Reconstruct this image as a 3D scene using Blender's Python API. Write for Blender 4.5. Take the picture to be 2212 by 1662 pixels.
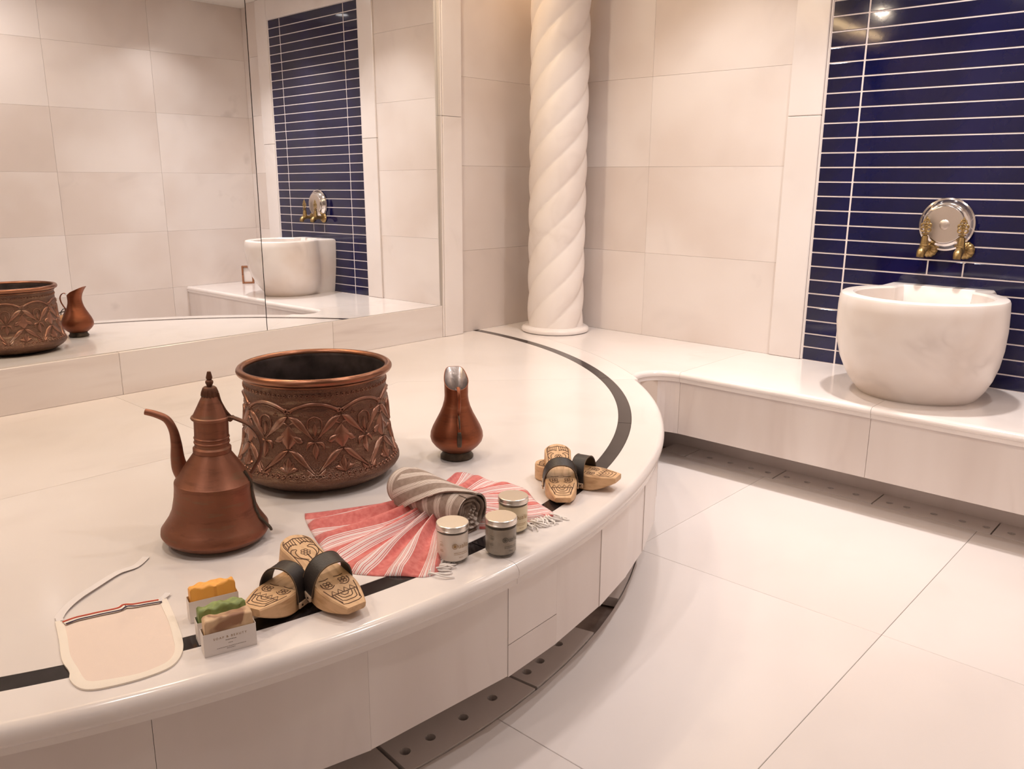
import bpy, bmesh, math, random
from mathutils import Vector, Matrix
from mathutils.geometry import tessellate_polygon

# ---------------------------------------------------------------- scene, camera, light, exposure
for o in list(bpy.data.objects):
    bpy.data.objects.remove(o)
SC = bpy.context.scene
COL = SC.collection
S = 0.8            # metres per survey unit
ZP = 0.41          # height of the platform above the floor (m)
PI = math.pi
rnd = random.Random(7)


def V(x, y, z=0.0):
    """survey units (origin: room corner at platform level) -> metres"""
    return Vector((x * S, y * S, ZP + z * S))


cam = bpy.data.cameras.new('camera')
cam.sensor_fit = 'HORIZONTAL'
cam.sensor_width = 36.0
cam.lens = 1804.25 / 2212 * 36
cam.clip_start = 0.01
cob = bpy.data.objects.new('camera', cam)
COL.objects.link(cob)
_r = Vector((0.67486, -0.73792, 0.006263))
_u = Vector((0.17354, 0.16695, 0.97057))
_f = Vector((0.71725, 0.65391, -0.24072))
M = Matrix((_r, _u, -_f)).transposed().to_4x4()
M.translation = V(-4.5789, -3.8932, 1.0)
cob.matrix_world = M
SC.camera = cob

SC.view_settings.view_transform = 'Standard'
SC.view_settings.look = 'None'
SC.view_settings.gamma = 1.0
SC.view_settings.use_curve_mapping = False
SC.view_settings.exposure = -0.70
SC.cycles.max_bounces = 6
SC.cycles.diffuse_bounces = 4
SC.cycles.glossy_bounces = 4
SC.cycles.transparent_max_bounces = 8
SC.cycles.caustics_reflective = False
SC.cycles.caustics_refractive = False
SC.cycles.adaptive_threshold = 0.04

wd = bpy.data.worlds.new('world')
SC.world = wd
wd.use_nodes = True
wd.node_tree.nodes['Background'].inputs[0].default_value = (1.0, 0.95, 0.9, 1)
wd.node_tree.nodes['Background'].inputs[1].default_value = 0.3

ZC = ZP + 2.62 * S          # ceiling height
YF = -3.93 * S              # the wall opposite the mirror
XL = -5.1                   # far left wall

# (x, y, power, colour)  ceiling downlights, white over the bench, warm along the mirror wall
COOL = (1.0, 0.93, 0.89)
WARM = (1.0, 0.82, 0.62)
NEUT = (1.0, 0.905, 0.85)
DOWNLIGHTS = [
    (-0.60, -1.20, 10, COOL), (-0.60, -2.14, 17, COOL), (-0.75, -2.72, 5, COOL),
    (-1.35, -0.45, 13, WARM), (-2.50, -0.45, 13, WARM), (-3.60, -0.45, 15, WARM),
    (-1.90, -1.60, 8.5, NEUT), (-3.10, -1.60, 12.5, NEUT),
    (-2.00, -2.60, 13, NEUT), (-4.40, -1.90, 11, NEUT),
]

# ---------------------------------------------------------------- helpers


def tag(o, label=None, cat=None, group=None, kind=None):
    if label:
        o['label'] = label
    if cat:
        o['category'] = cat
    if group:
        o['group'] = group
    if kind:
        o['kind'] = kind
    return o


def obj(name, verts, faces, mat=None, parent=None, smooth=False, uvs=None, auto=None):
    me = bpy.data.meshes.new(name)
    me.from_pydata([tuple(v) for v in verts], [], [tuple(f) for f in faces])
    me.validate()
    if uvs is not None:
        ul = me.uv_layers.new(name='UVMap')
        for l in me.loops:
            ul.data[l.index].uv = uvs[l.vertex_index]
    bm = bmesh.new()
    bm.from_mesh(me)
    bmesh.ops.recalc_face_normals(bm, faces=bm.faces)
    bm.to_mesh(me)
    bm.free()
    if smooth:
        for p in me.polygons:
            p.use_smooth = True
        if auto is not None:
            me.set_sharp_from_angle(angle=math.radians(auto))
    if mat:
        me.materials.append(mat)
    return link(name, me, parent)


def link(name, me, parent=None):
    o = bpy.data.objects.new(name, me)
    COL.objects.link(o)
    if parent:
        o.parent = parent
    return o


def empty(name, loc=(0, 0, 0), rot=(0, 0, 0)):
    o = bpy.data.objects.new(name, None)
    o.empty_display_size = 0.05
    COL.objects.link(o)
    o.location = loc
    o.rotation_euler = rot
    return o


def box_data(x0, x1, y0, y1, z0, z1, bev=0.0, seg=1):
    bm = bmesh.new()
    bmesh.ops.create_cube(bm, size=1.0)
    for v in bm.verts:
        v.co = Vector((x0 + (v.co.x + .5) * (x1 - x0), y0 + (v.co.y + .5) * (y1 - y0), z0 + (v.co.z + .5) * (z1 - z0)))
    if bev > 0:
        bmesh.ops.bevel(bm, geom=list(bm.edges), offset=bev, segments=seg, affect='EDGES', profile=0.5)
    bm.verts.index_update()
    vs = [v.co.copy() for v in bm.verts]
    fs = [[v.index for v in f.verts] for f in bm.faces]
    bm.free()
    return vs, fs


def box(name, x0, x1, y0, y1, z0, z1, mat, parent=None, bev=0.0, seg=1):
    x0, x1 = min(x0, x1), max(x0, x1)
    y0, y1 = min(y0, y1), max(y0, y1)
    vs, fs = box_data(x0, x1, y0, y1, z0, z1, bev, seg)
    return obj(name, vs, fs, mat, parent)


def lathe_data(prof, n=64, a0=0.0):
    vs, fs = [], []
    rows = []
    for r, z in prof:
        if r < 1e-6:
            vs.append(Vector((0, 0, z)))
            rows.append([len(vs) - 1] * n)
        else:
            row = []
            for k in range(n):
                a = a0 + 2 * PI * k / n
                vs.append(Vector((r * math.cos(a), r * math.sin(a), z)))
                row.append(len(vs) - 1)
            rows.append(row)
    for A, B in zip(rows, rows[1:]):
        for k in range(n):
            q = [A[k], A[(k + 1) % n], B[(k + 1) % n], B[k]]
            q2 = []
            for i in q:
                if i not in q2:
                    q2.append(i)
            if len(q2) > 2:
                fs.append(q2)
    return vs, fs


def lathe(name, prof, mat, parent=None, n=64, scale=1.0, auto=40, loc=None):
    vs, fs = lathe_data([(r * scale, z * scale) for r, z in prof], n)
    if loc is not None:
        vs = [v + Vector(loc) for v in vs]
    return obj(name, vs, fs, mat, parent, smooth=True, auto=auto)


def spline(pts, n):
    """Catmull-Rom through pts (tuples of any length), n samples per segment"""
    P = [tuple(p) for p in pts]
    P = [P[0]] + P + [P[-1]]
    out = []
    for i in range(1, len(P) - 2):
        for k in range(n):
            t = k / n
            out.append(tuple(0.5 * (2 * b + (c - a) * t + (2 * a - 5 * b + 4 * c - d) * t * t + (3 * b - a - 3 * c + d) * t ** 3)
                             for a, b, c, d in zip(P[i - 1], P[i], P[i + 1], P[i + 2])))
    out.append(P[-2])
    return out


def tube_data(path, rad, n=8, flat=1.0, up=None, closed_ends=True):
    """sweep an ellipse (radius rad[i], flattened by `flat` along the second axis)"""
    path = [Vector(p) for p in path]
    if not hasattr(rad, '__len__'):
        rad = [rad] * len(path)
    vs, fs = [], []
    prev = Vector(up) if up else None
    m = len(path)
    for i, p in enumerate(path):
        t = (path[min(i + 1, m - 1)] - path[max(i - 1, 0)])
        if t.length < 1e-9:
            t = Vector((0, 0, 1))
        t.normalize()
        if prev is None:
            prev = Vector((0, 0, 1)) if abs(t.z) < .9 else Vector((1, 0, 0))
        s = t.cross(prev)
        if s.length < 1e-6:
            s = t.orthogonal()
        s.normalize()
        w = s.cross(t).normalized()
        if up is None:
            prev = w
        for k in range(n):
            a = 2 * PI * k / n
            vs.append(p + s * (rad[i] * math.cos(a)) + w * (rad[i] * flat * math.sin(a)))
    for i in range(m - 1):
        for k in range(n):
            fs.append([i * n + k, i * n + (k + 1) % n, (i + 1) * n + (k + 1) % n, (i + 1) * n + k])
    if closed_ends:
        fs.append(list(range(n)))
        fs.append([(m - 1) * n + k for k in range(n)])
    return vs, fs


def merge(parts):
    vs, fs = [], []
    for a, b in parts:
        o = len(vs)
        vs += list(a)
        fs += [[i + o for i in f] for f in b]
    return vs, fs


def prism_data(loops, z0, z1):
    """2-D outer loop plus hole loops, extruded from z0 to z1"""
    flat = [p for l in loops for p in l]
    n = len(flat)
    tris = tessellate_polygon([[Vector((p[0], p[1], 0)) for p in l] for l in loops])
    vs = [Vector((p[0], p[1], z0)) for p in flat] + [Vector((p[0], p[1], z1)) for p in flat]
    fs = [list(t) for t in tris] + [[i + n for i in t] for t in tris]
    o = 0
    for l in loops:
        k = len(l)
        for i in range(k):
            a, b = o + i, o + (i + 1) % k
            fs.append([a, b, b + n, a + n])
        o += k
    return vs, fs


def bool_cut(o, cutter):
    m = o.modifiers.new('cut', 'BOOLEAN')
    m.operation = 'DIFFERENCE'
    m.solver = 'EXACT'
    m.object = cutter
    dg = bpy.context.evaluated_depsgraph_get()
    me = bpy.data.meshes.new_from_object(o.evaluated_get(dg))
    o.modifiers.clear()
    o.data = me


# ---------------------------------------------------------------- materials


def new_mat(name):
    m = bpy.data.materials.new(name)
    m.use_nodes = True
    nt = m.node_tree
    b = nt.nodes['Principled BSDF']
    return m, nt, b


def N(nt, typ, **kw):
    n = nt.nodes.new(typ)
    for k, v in kw.items():
        setattr(n, k, v)
    return n


def ramp(nt, stops, interp='LINEAR'):
    r = nt.nodes.new('ShaderNodeValToRGB')
    r.color_ramp.interpolation = interp
    els = r.color_ramp.elements
    while len(els) > 1:
        els.remove(els[-1])
    els[0].position = stops[0][0]
    els[0].color = (*stops[0][1], 1)
    for p, c in stops[1:]:
        e = els.new(p)
        e.color = (*c, 1)
    return r


def plain(name, col, rough=0.5, metal=0.0, coat=0.0, spec=None, bump=0.0, bscale=200.0, var=0.0, vscale=20.0, sub=0.0):
    m, nt, b = new_mat(name)
    b.inputs['Base Color'].default_value = (*col, 1)
    b.inputs['Roughness'].default_value = rough
    b.inputs['Metallic'].default_value = metal
    b.inputs['Coat Weight'].default_value = coat
    if sub:
        b.inputs['Subsurface Weight'].default_value = sub
        b.inputs['Subsurface Radius'].default_value = (0.01, 0.006, 0.004)
    tc = N(nt, 'ShaderNodeTexCoord')
    if var > 0:
        nz = N(nt, 'ShaderNodeTexNoise')
        nz.inputs['Scale'].default_value = vscale
        nz.inputs['Detail'].default_value = 6
        nt.links.new(tc.outputs['Object'], nz.inputs['Vector'])
        r = ramp(nt, [(0.3, tuple(c * (1 - var) for c in col)), (0.7, tuple(min(1, c * (1 + var)) for c in col))])
        nt.links.new(nz.outputs['Fac'], r.inputs[0])
        nt.links.new(r.outputs[0], b.inputs['Base Color'])
    if bump > 0:
        nz = N(nt, 'ShaderNodeTexNoise')
        nz.inputs['Scale'].default_value = bscale
        nz.inputs['Detail'].default_value = 4
        bp = N(nt, 'ShaderNodeBump')
        bp.inputs['Strength'].default_value = bump
        bp.inputs['Distance'].default_value = 0.002
        nt.links.new(tc.outputs['Object'], nz.inputs['Vector'])
        nt.links.new(nz.outputs['Fac'], bp.inputs['Height'])
        nt.links.new(bp.outputs[0], b.inputs['Normal'])
    return m


def marble(name, base, cloud, vein, rough=0.22, scale=1.6, vein_w=0.55, spots=0.25, stretch=(1, 1, 1), rand=0.04):
    m, nt, b = new_mat(name)
    L = nt.links.new
    tc = N(nt, 'ShaderNodeTexCoord')
    oi = N(nt, 'ShaderNodeObjectInfo')
    mul = N(nt, 'ShaderNodeMath', operation='MULTIPLY')
    mul.inputs[1].default_value = 37.0
    L(oi.outputs['Random'], mul.inputs[0])
    mp = N(nt, 'ShaderNodeMapping')
    mp.inputs['Scale'].default_value = stretch
    L(tc.outputs['Object'], mp.inputs['Vector'])
    cmb = N(nt, 'ShaderNodeCombineXYZ')
    for i in range(3):
        L(mul.outputs[0], cmb.inputs[i])
    L(cmb.outputs[0], mp.inputs['Location'])
    n1 = N(nt, 'ShaderNodeTexNoise')
    n1.inputs['Scale'].default_value = scale
    n1.inputs['Detail'].default_value = 3
    n1.inputs['Roughness'].default_value = 0.5
    n1.inputs['Distortion'].default_value = 0.15
    L(mp.outputs[0], n1.inputs['Vector'])
    r1 = ramp(nt, [(0.33, cloud), (0.66, base)], 'EASE')
    L(n1.outputs['Fac'], r1.inputs[0])
    # veins: thin band of a second, distorted noise
    n2 = N(nt, 'ShaderNodeTexNoise')
    n2.inputs['Scale'].default_value = scale * 1.1
    n2.inputs['Detail'].default_value = 3
    n2.inputs['Distortion'].default_value = 1.3
    L(mp.outputs[0], n2.inputs['Vector'])
    r2 = ramp(nt, [(0.42, (0, 0, 0)), (0.50, (1, 1, 1)), (0.58, (0, 0, 0))])
    L(n2.outputs['Fac'], r2.inputs[0])
    n3 = N(nt, 'ShaderNodeTexNoise')
    n3.inputs['Scale'].default_value = scale * 1.7
    L(mp.outputs[0], n3.inputs['Vector'])
    r3 = ramp(nt, [(0.5, (0, 0, 0)), (0.72, (vein_w, vein_w, vein_w))])
    L(n3.outputs['Fac'], r3.inputs[0])
    mm = N(nt, 'ShaderNodeMath', operation='MULTIPLY')
    L(r2.outputs[0], mm.inputs[0])
    L(r3.outputs[0], mm.inputs[1])
    # grey smudges
    n4 = N(nt, 'ShaderNodeTexNoise')
    n4.inputs['Scale'].default_value = scale * 3.2
    n4.inputs['Detail'].default_value = 3
    L(mp.outputs[0], n4.inputs['Vector'])
    r4 = ramp(nt, [(0.68, (0, 0, 0)), (0.80, (spots, spots, spots))])
    L(n4.outputs['Fac'], r4.inputs[0])
    mx = N(nt, 'ShaderNodeMath', operation='MAXIMUM')
    L(mm.outputs[0], mx.inputs[0])
    L(r4.outputs[0], mx.inputs[1])
    mix = N(nt, 'ShaderNodeMixRGB')
    mix.inputs[2].default_value = (*vein, 1)
    L(mx.outputs[0], mix.inputs[0])
    L(r1.outputs[0], mix.inputs[1])
    # slab to slab tone
    hsv = N(nt, 'ShaderNodeHueSaturation')
    mr = N(nt, 'ShaderNodeMapRange')
    mr.inputs[3].default_value = 1 - rand
    mr.inputs[4].default_value = 1 + rand * .4
    L(oi.outputs['Random'], mr.inputs[0])
    L(mr.outputs[0], hsv.inputs['Value'])
    L(mix.outputs[0], hsv.inputs['Color'])
    L(hsv.outputs[0], b.inputs['Base Color'])
    b.inputs['Roughness'].default_value = rough
    b.inputs['Specular IOR Level'].default_value = 0.45
    return m


def copper(name, c1, c2, c3, rough=0.38, metal=0.75, band=6.0, bump=0.15, stip=0.0):
    m, nt, b = new_mat(name)
    L = nt.links.new
    tc = N(nt, 'ShaderNodeTexCoord')
    mp = N(nt, 'ShaderNodeMapping')
    mp.inputs['Scale'].default_value = (1, 1, band)
    L(tc.outputs['Object'], mp.inputs['Vector'])
    n1 = N(nt, 'ShaderNodeTexNoise')
    n1.inputs['Scale'].default_value = 9
    n1.inputs['Detail'].default_value = 7
    n1.inputs['Roughness'].default_value = 0.65
    L(mp.outputs[0], n1.inputs['Vector'])
    r = ramp(nt, [(0.3, c2), (0.46, c1), (0.56, c1), (0.70, c3)])
    L(n1.outputs['Fac'], r.inputs[0])
    L(r.outputs[0], b.inputs['Base Color'])
    b.inputs['Metallic'].default_value = metal
    rr = N(nt, 'ShaderNodeMapRange')
    rr.inputs[3].default_value = rough * .75
    rr.inputs[4].default_value = rough * 1.35
    L(n1.outputs['Fac'], rr.inputs[0])
    L(rr.outputs[0], b.inputs['Roughness'])
    n2 = N(nt, 'ShaderNodeTexNoise')
    n2.inputs['Scale'].default_value = 60
    n2.inputs['Detail'].default_value = 5
    L(tc.outputs['Object'], n2.inputs['Vector'])
    bp = N(nt, 'ShaderNodeBump')
    bp.inputs['Strength'].default_value = bump
    bp.inputs['Distance'].default_value = 0.003
    h = n2.outputs['Fac']
    if stip > 0:
        vo = N(nt, 'ShaderNodeTexVoronoi')
        vo.inputs['Scale'].default_value = 330
        L(tc.outputs['Object'], vo.inputs['Vector'])
        ma = N(nt, 'ShaderNodeMath', operation='MULTIPLY_ADD')
        ma.inputs[1].default_value = stip
        L(vo.outputs['Distance'], ma.inputs[0])
        L(n2.outputs['Fac'], ma.inputs[2])
        h = ma.outputs[0]
    L(h, bp.inputs['Height'])
    L(bp.outputs[0], b.inputs['Normal'])
    return m


def stripes(name, base, base2, line, stops, axis=0, rep=8.0, rough=0.9):
    """woven cotton with groups of thin white lines along a UV axis"""
    m, nt, b = new_mat(name)
    L = nt.links.new
    uv = N(nt, 'ShaderNodeUVMap')
    sp = N(nt, 'ShaderNodeSeparateXYZ')
    L(uv.outputs[0], sp.inputs[0])
    mu = N(nt, 'ShaderNodeMath', operation='MULTIPLY')
    mu.inputs[1].default_value = rep
    L(sp.outputs[axis], mu.inputs[0])
    fr = N(nt, 'ShaderNodeMath', operation='FRACT')
    L(mu.outputs[0], fr.inputs[0])
    st = [(0.0, (0, 0, 0))]
    for a, w in stops:
        st += [(a, (1, 1, 1)), (a + w, (0, 0, 0))]
    r = ramp(nt, st, 'CONSTANT')
    L(fr.outputs[0], r.inputs[0])
    tc = N(nt, 'ShaderNodeTexCoord')
    nz = N(nt, 'ShaderNodeTexNoise')
    nz.inputs['Scale'].default_value = 90
    nz.inputs['Detail'].default_value = 6
    L(tc.outputs['Object'], nz.inputs['Vector'])
    rb = ramp(nt, [(0.35, base), (0.65, base2)])
    L(nz.outputs['Fac'], rb.inputs[0])
    mix = N(nt, 'ShaderNodeMixRGB')
    mix.inputs[2].default_value = (*line, 1)
    L(r.outputs[0], mix.inputs[0])
    L(rb.outputs[0], mix.inputs[1])
    L(mix.outputs[0], b.inputs['Base Color'])
    b.inputs['Roughness'].default_value = rough
    b.inputs['Sheen Weight'].default_value = 0.15
    nb = N(nt, 'ShaderNodeTexNoise')
    nb.inputs['Scale'].default_value = 700
    L(tc.outputs['Object'], nb.inputs['Vector'])
    bp = N(nt, 'ShaderNodeBump')
    bp.inputs['Strength'].default_value = 0.25
    bp.inputs['Distance'].default_value = 0.001
    L(nb.outputs['Fac'], bp.inputs['Height'])
    L(bp.outputs[0], b.inputs['Normal'])
    return m


def wood(name, c1, c2, scale=14):
    m, nt, b = new_mat(name)
    L = nt.links.new
    tc = N(nt, 'ShaderNodeTexCoord')
    mp = N(nt, 'ShaderNodeMapping')
    mp.inputs['Scale'].default_value = (0.18, 1, 1)
    L(tc.outputs['Object'], mp.inputs['Vector'])
    nz = N(nt, 'ShaderNodeTexNoise')
    nz.inputs['Scale'].default_value = scale * 6
    nz.inputs['Detail'].default_value = 6
    nz.inputs['Distortion'].default_value = 0.6
    L(mp.outputs[0], nz.inputs['Vector'])
    r = ramp(nt, [(0.25, c2), (0.55, c1), (0.8, tuple(min(1, c * 1.1) for c in c1))])
    L(nz.outputs['Fac'], r.inputs[0])
    L(r.outputs[0], b.inputs['Base Color'])
    b.inputs['Roughness'].default_value = 0.5
    bp = N(nt, 'ShaderNodeBump')
    bp.inputs['Strength'].default_value = 0.15
    bp.inputs['Distance'].default_value = 0.001
    L(nz.outputs['Fac'], bp.inputs['Height'])
    L(bp.outputs[0], b.inputs['Normal'])
    return m


def emitter(name, col, strength, sample=True):
    m, nt, b = new_mat(name)
    if not sample:
        m.cycles.emission_sampling = 'NONE'
    b.inputs['Emission Color'].default_value = (*col, 1)
    b.inputs['Emission Strength'].default_value = strength
    b.inputs['Base Color'].default_value = (0.8, 0.8, 0.8, 1)
    return m


MB = marble('white_marble', (0.82, 0.765, 0.745), (0.775, 0.71, 0.68), (0.60, 0.53, 0.50), rough=.15, vein_w=.3, spots=.12)
MB_WALL = marble('wall_marble', (0.79, 0.725, 0.695), (0.70, 0.615, 0.57), (0.48, 0.42, 0.40), rough=0.3, scale=1.4, vein_w=.22, spots=.45, rand=.03)
MB_FLOOR = marble('floor_marble', (0.80, 0.745, 0.73), (0.755, 0.695, 0.675), (0.62, 0.56, 0.53), rough=0.2, scale=1.0, vein_w=.2, spots=.06, rand=.02)
MB_FACE = marble('face_marble', (0.78, 0.715, 0.69), (0.70, 0.625, 0.595), (0.55, 0.47, 0.445), rough=0.3, scale=1.8, stretch=(2.2, 2.2, .45), vein_w=.3, spots=.1)
MB_SKIRT = marble('skirting_marble', (0.80, 0.74, 0.71), (0.735, 0.66, 0.62), (0.58, 0.49, 0.46), rough=0.25, scale=2.0, stretch=(.5, 1, 4), vein_w=.55, spots=.1)
MB_BASIN = marble('basin_marble', (0.84, 0.785, 0.755), (0.72, 0.625, 0.56), (0.50, 0.43, 0.40), rough=0.25, scale=2.4, vein_w=.5, spots=.2)
MB_COL = marble('column_marble', (0.82, 0.76, 0.73), (0.76, 0.685, 0.645), (0.60, 0.52, 0.48), rough=0.38, scale=2.0, vein_w=.4, spots=.1)
GROUT = plain('grout', (0.66, 0.56, 0.49), 0.85)
GROUT_TILE = plain('tile_grout', (0.80, 0.72, 0.70), 0.8)
GUTTER = plain('gutter_stone', (0.36, 0.29, 0.26), 0.7, var=.35, vscale=14)
INLAY = plain('dark_inlay', (0.020, 0.016, 0.017), 0.12, var=.5, vscale=26)
TILE = plain('navy_glazed_tile', (0.0035, 0.0045, 0.042), 0.07, coat=0.3, var=.35, vscale=5, bump=.06, bscale=14)
MIRROR, _nt, _b = new_mat('mirror_glass')
_b.inputs['Base Color'].default_value = (0.93, 0.945, 0.96, 1)
_b.inputs['Metallic'].default_value = 1.0
_b.inputs['Roughness'].default_value = 0.0
DARK = plain('dark_edge', (0.03, 0.025, 0.02), 0.6)
PLASTER = plain('ceiling_plaster', (0.80, 0.76, 0.70), 0.8)
COP_EWER = copper('ewer_copper', (0.245, 0.098, 0.058), (0.165, 0.066, 0.040), (0.22, 0.125, 0.075), rough=.42, metal=.7)
COP_EWER_HI = copper('ewer_handle_copper', (0.12, 0.05, 0.028), (0.05, 0.03, 0.022), (0.10, 0.07, 0.05), rough=.5, metal=.7)
COP_KAZ = copper('cauldron_copper', (0.175, 0.092, 0.062), (0.10, 0.056, 0.042), (0.34, 0.225, 0.15), rough=.42, metal=.75, bump=.45, stip=1.2)
COP_REL = copper('cauldron_relief_copper', (0.29, 0.145, 0.100), (0.20, 0.098, 0.07), (0.52, 0.37, 0.29), rough=.32, metal=.85, bump=.15, band=1.5)  # lighter than the ground; highlights on the raised pattern are put into this colour
COP_RIM = copper('cauldron_rim_copper', (0.30, 0.135, 0.080), (0.20, 0.09, 0.055), (0.44, 0.27, 0.17), rough=.3, metal=.9, bump=.2)
KAZ_IN = plain('cauldron_tarnish', (0.10, 0.077, 0.072), 0.42, metal=.7, var=.4, vscale=20)
COP_JUG = copper('jug_copper', (0.25, 0.078, 0.036), (0.17, 0.055, 0.027), (0.30, 0.11, 0.055), rough=.36, metal=.75, bump=.06)
TIN = plain('worn_tin', (0.62, 0.57, 0.56), 0.32, metal=.9, bump=.3, bscale=120, var=.15, vscale=40)
DARKMET = plain('dark_patina', (0.075, 0.058, 0.042), 0.5, metal=.6, var=.4, vscale=50)
BRASS = plain('brass', (0.34, 0.235, 0.105), 0.34, metal=.95, var=.25, vscale=60)
CHROME = plain('polished_steel', (0.72, 0.68, 0.66), 0.13, metal=1.0)
CHROME_MAT = plain('brushed_steel', (0.62, 0.55, 0.50), 0.38, metal=1.0, bump=.12, bscale=260)
WOOD = wood('clog_wood', (0.66, 0.42, 0.23), (0.45, 0.25, 0.115))
BURN = plain('burnt_line', (0.085, 0.034, 0.014), 0.7)
LEATHER = plain('black_leather', (0.022, 0.016, 0.014), 0.45, bump=.25, bscale=300, var=.3, vscale=30)
STITCH = plain('leather_edge', (0.16, 0.10, 0.055), 0.7)
HIDE = plain('tan_hide_plate', (0.62, 0.45, 0.31), 0.7)
LID = plain('jar_lid_aluminium', (0.80, 0.76, 0.71), 0.30, metal=.95)
CREAM_W = plain('white_cream', (0.90, 0.80, 0.73), 0.5, coat=.6)
CREAM_Y = plain('yellow_cream', (0.90, 0.77, 0.53), 0.5, coat=.6)
CLAY = plain('grey_clay', (0.29, 0.24, 0.19), 0.55, coat=.6, var=.15, vscale=60)
GOLD_INK = plain('gold_ink', (0.36, 0.21, 0.075), 0.5)
GREY_INK = plain('grey_ink', (0.33, 0.28, 0.25), 0.7)
DARK_INK = plain('dark_ink', (0.10, 0.085, 0.065), 0.7)
PAPER = plain('white_paper', (0.84, 0.78, 0.75), 0.8)
SOAP_O = plain('orange_soap', (0.90, 0.43, 0.08), 0.5, sub=.3, bump=.1, bscale=60)
SOAP_G = plain('green_soap', (0.26, 0.33, 0.105), 0.5, sub=.2, var=.35, vscale=28)
SOAP_B = plain('beige_soap', (0.66, 0.46, 0.28), 0.5, sub=.25)
_nt = SOAP_B.node_tree
_tc, _nz = N(_nt, 'ShaderNodeTexCoord'), N(_nt, 'ShaderNodeTexNoise')
_nz.inputs['Scale'].default_value = 22
_nz.inputs['Distortion'].default_value = 1.0
_nt.links.new(_tc.outputs['Object'], _nz.inputs['Vector'])
_rp = ramp(_nt, [(.34, (.30, .15, .085)), (.45, (.60, .40, .24)), (.65, (.70, .50, .31))])
_nt.links.new(_nz.outputs['Fac'], _rp.inputs[0])
_nt.links.new(_rp.outputs[0], _nt.nodes['Principled BSDF'].inputs['Base Color'])
MITT = plain('cream_mitt_cloth', (0.83, 0.69, 0.61), 0.95, bump=.3, bscale=900)
HEM = plain('cream_mitt_hem', (0.87, 0.79, 0.70), 0.9, bump=.2, bscale=700)
RIBBON = plain('white_ribbon', (0.78, 0.73, 0.72), 0.7)
RED = plain('red_stripe', (0.46, 0.07, 0.04), 0.9)
NAVY = plain('navy_stripe', (0.045, 0.03, 0.06), 0.9)
FRINGE = plain('white_fringe', (0.88, 0.83, 0.80), 0.95)
PINK = stripes('coral_striped_cotton', (0.58, 0.135, 0.125), (0.68, 0.215, 0.195), (0.80, 0.69, 0.68),
               [(.48, .032), (.54, .032), (.60, .085), (.71, .03), (.765, .075), (.865, .03), (.92, .035)], axis=0, rep=8.0)
GREY_A = stripes('taupe_striped_cotton', (0.275, 0.205, 0.170), (0.345, 0.265, 0.225), (0.82, 0.74, 0.69),
                 [(.50, .03), (.57, .045), (.65, .045), (.735, .03), (.80, .045), (.89, .03)], axis=0, rep=1.0)
WOODFRAME = wood('frame_wood', (0.30, 0.12, 0.05), (0.16, 0.06, 0.03))
GLASS, _nt, _b = new_mat('jar_glass')
_nt.nodes.remove(_b)
_tr = N(_nt, 'ShaderNodeBsdfTransparent')
_tr.inputs[0].default_value = (0.99, 0.99, 0.985, 1)
_gl = N(_nt, 'ShaderNodeBsdfGlossy')
_gl.inputs['Roughness'].default_value = 0.03
_lw = N(_nt, 'ShaderNodeLayerWeight')
_lw.inputs[0].default_value = 0.35
_fr = N(_nt, 'ShaderNodeMath', operation='MULTIPLY_ADD')
_pw = N(_nt, 'ShaderNodeMath', operation='POWER')
_pw.inputs[1].default_value = 4.0
_nt.links.new(_lw.outputs['Facing'], _pw.inputs[0])
_nt.links.new(_pw.outputs[0], _fr.inputs[0])
_fr.inputs[1].default_value = 0.28
_fr.inputs[2].default_value = 0.03
_mx = N(_nt, 'ShaderNodeMixShader')
_nt.links.new(_fr.outputs[0], _mx.inputs[0])
_nt.links.new(_tr.outputs[0], _mx.inputs[1])
_nt.links.new(_gl.outputs[0], _mx.inputs[2])
_nt.links.new(_mx.outputs[0], _nt.nodes['Material Output'].inputs[0])

# ---------------------------------------------------------------- the room
CX, CY = -3.11 * S, 0.10 * S            # centre of the round platform
R_IN, R_OUT, R_EDGE = 2.441 * S, 2.497 * S, 2.635 * S
R_FACE = 2.094
R_GUT = 2.555 * S
Z_FACE0, Z_FACE1 = 0.142, ZP - 0.046
XB = -0.795 * S                         # front edge of the bench top


def PC(r, a, z):
    a = math.radians(a)
    return Vector((CX + r * math.cos(a), CY + r * math.sin(a), z))


def arc(r, a0, a1, n):
    return [(CX + r * math.cos(math.radians(a0 + (a1 - a0) * k / n)), CY + r * math.sin(math.radians(a0 + (a1 - a0) * k / n))) for k in range(n + 1)]


GAP = 0.0006
# --- floor
floor = box('floor', XL, 0.0, -5.2, 0.1, -0.12, -0.034, GUTTER)
tag(floor, kind='structure')
fx = [XL, -4.40, -3.42, -3.05 * S, -1.823 * S, -0.635 * S]
fy = [-5.2, -4.95, -4.12, -3.30, -3.10 * S, -2.09 * S, -1.06 * S, -0.02]
cut = obj('cutter', *prism_data([arc(R_GUT, 0, 357, 119)], -0.3, 0.3))
for i in range(len(fx) - 1):
    for j in range(len(fy) - 1):
        x0, x1, y0, y1 = fx[i], fx[i + 1], fy[j], fy[j + 1]
        far = max(math.hypot(x - CX, y - CY) for x in (x0, x1) for y in (y0, y1))
        if far < R_GUT:
            continue
        near = math.hypot(max(x0 - CX, 0, CX - x1), max(y0 - CY, 0, CY - y1))
        o = box('floor_slab', x0 + GAP, x1 - GAP, y0 + GAP, y1 - GAP, -0.034, 0.0, MB_FLOOR, floor, bev=0.001)
        if near < R_GUT:
            bool_cut(o, cut)
bpy.data.objects.remove(cut)
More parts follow.
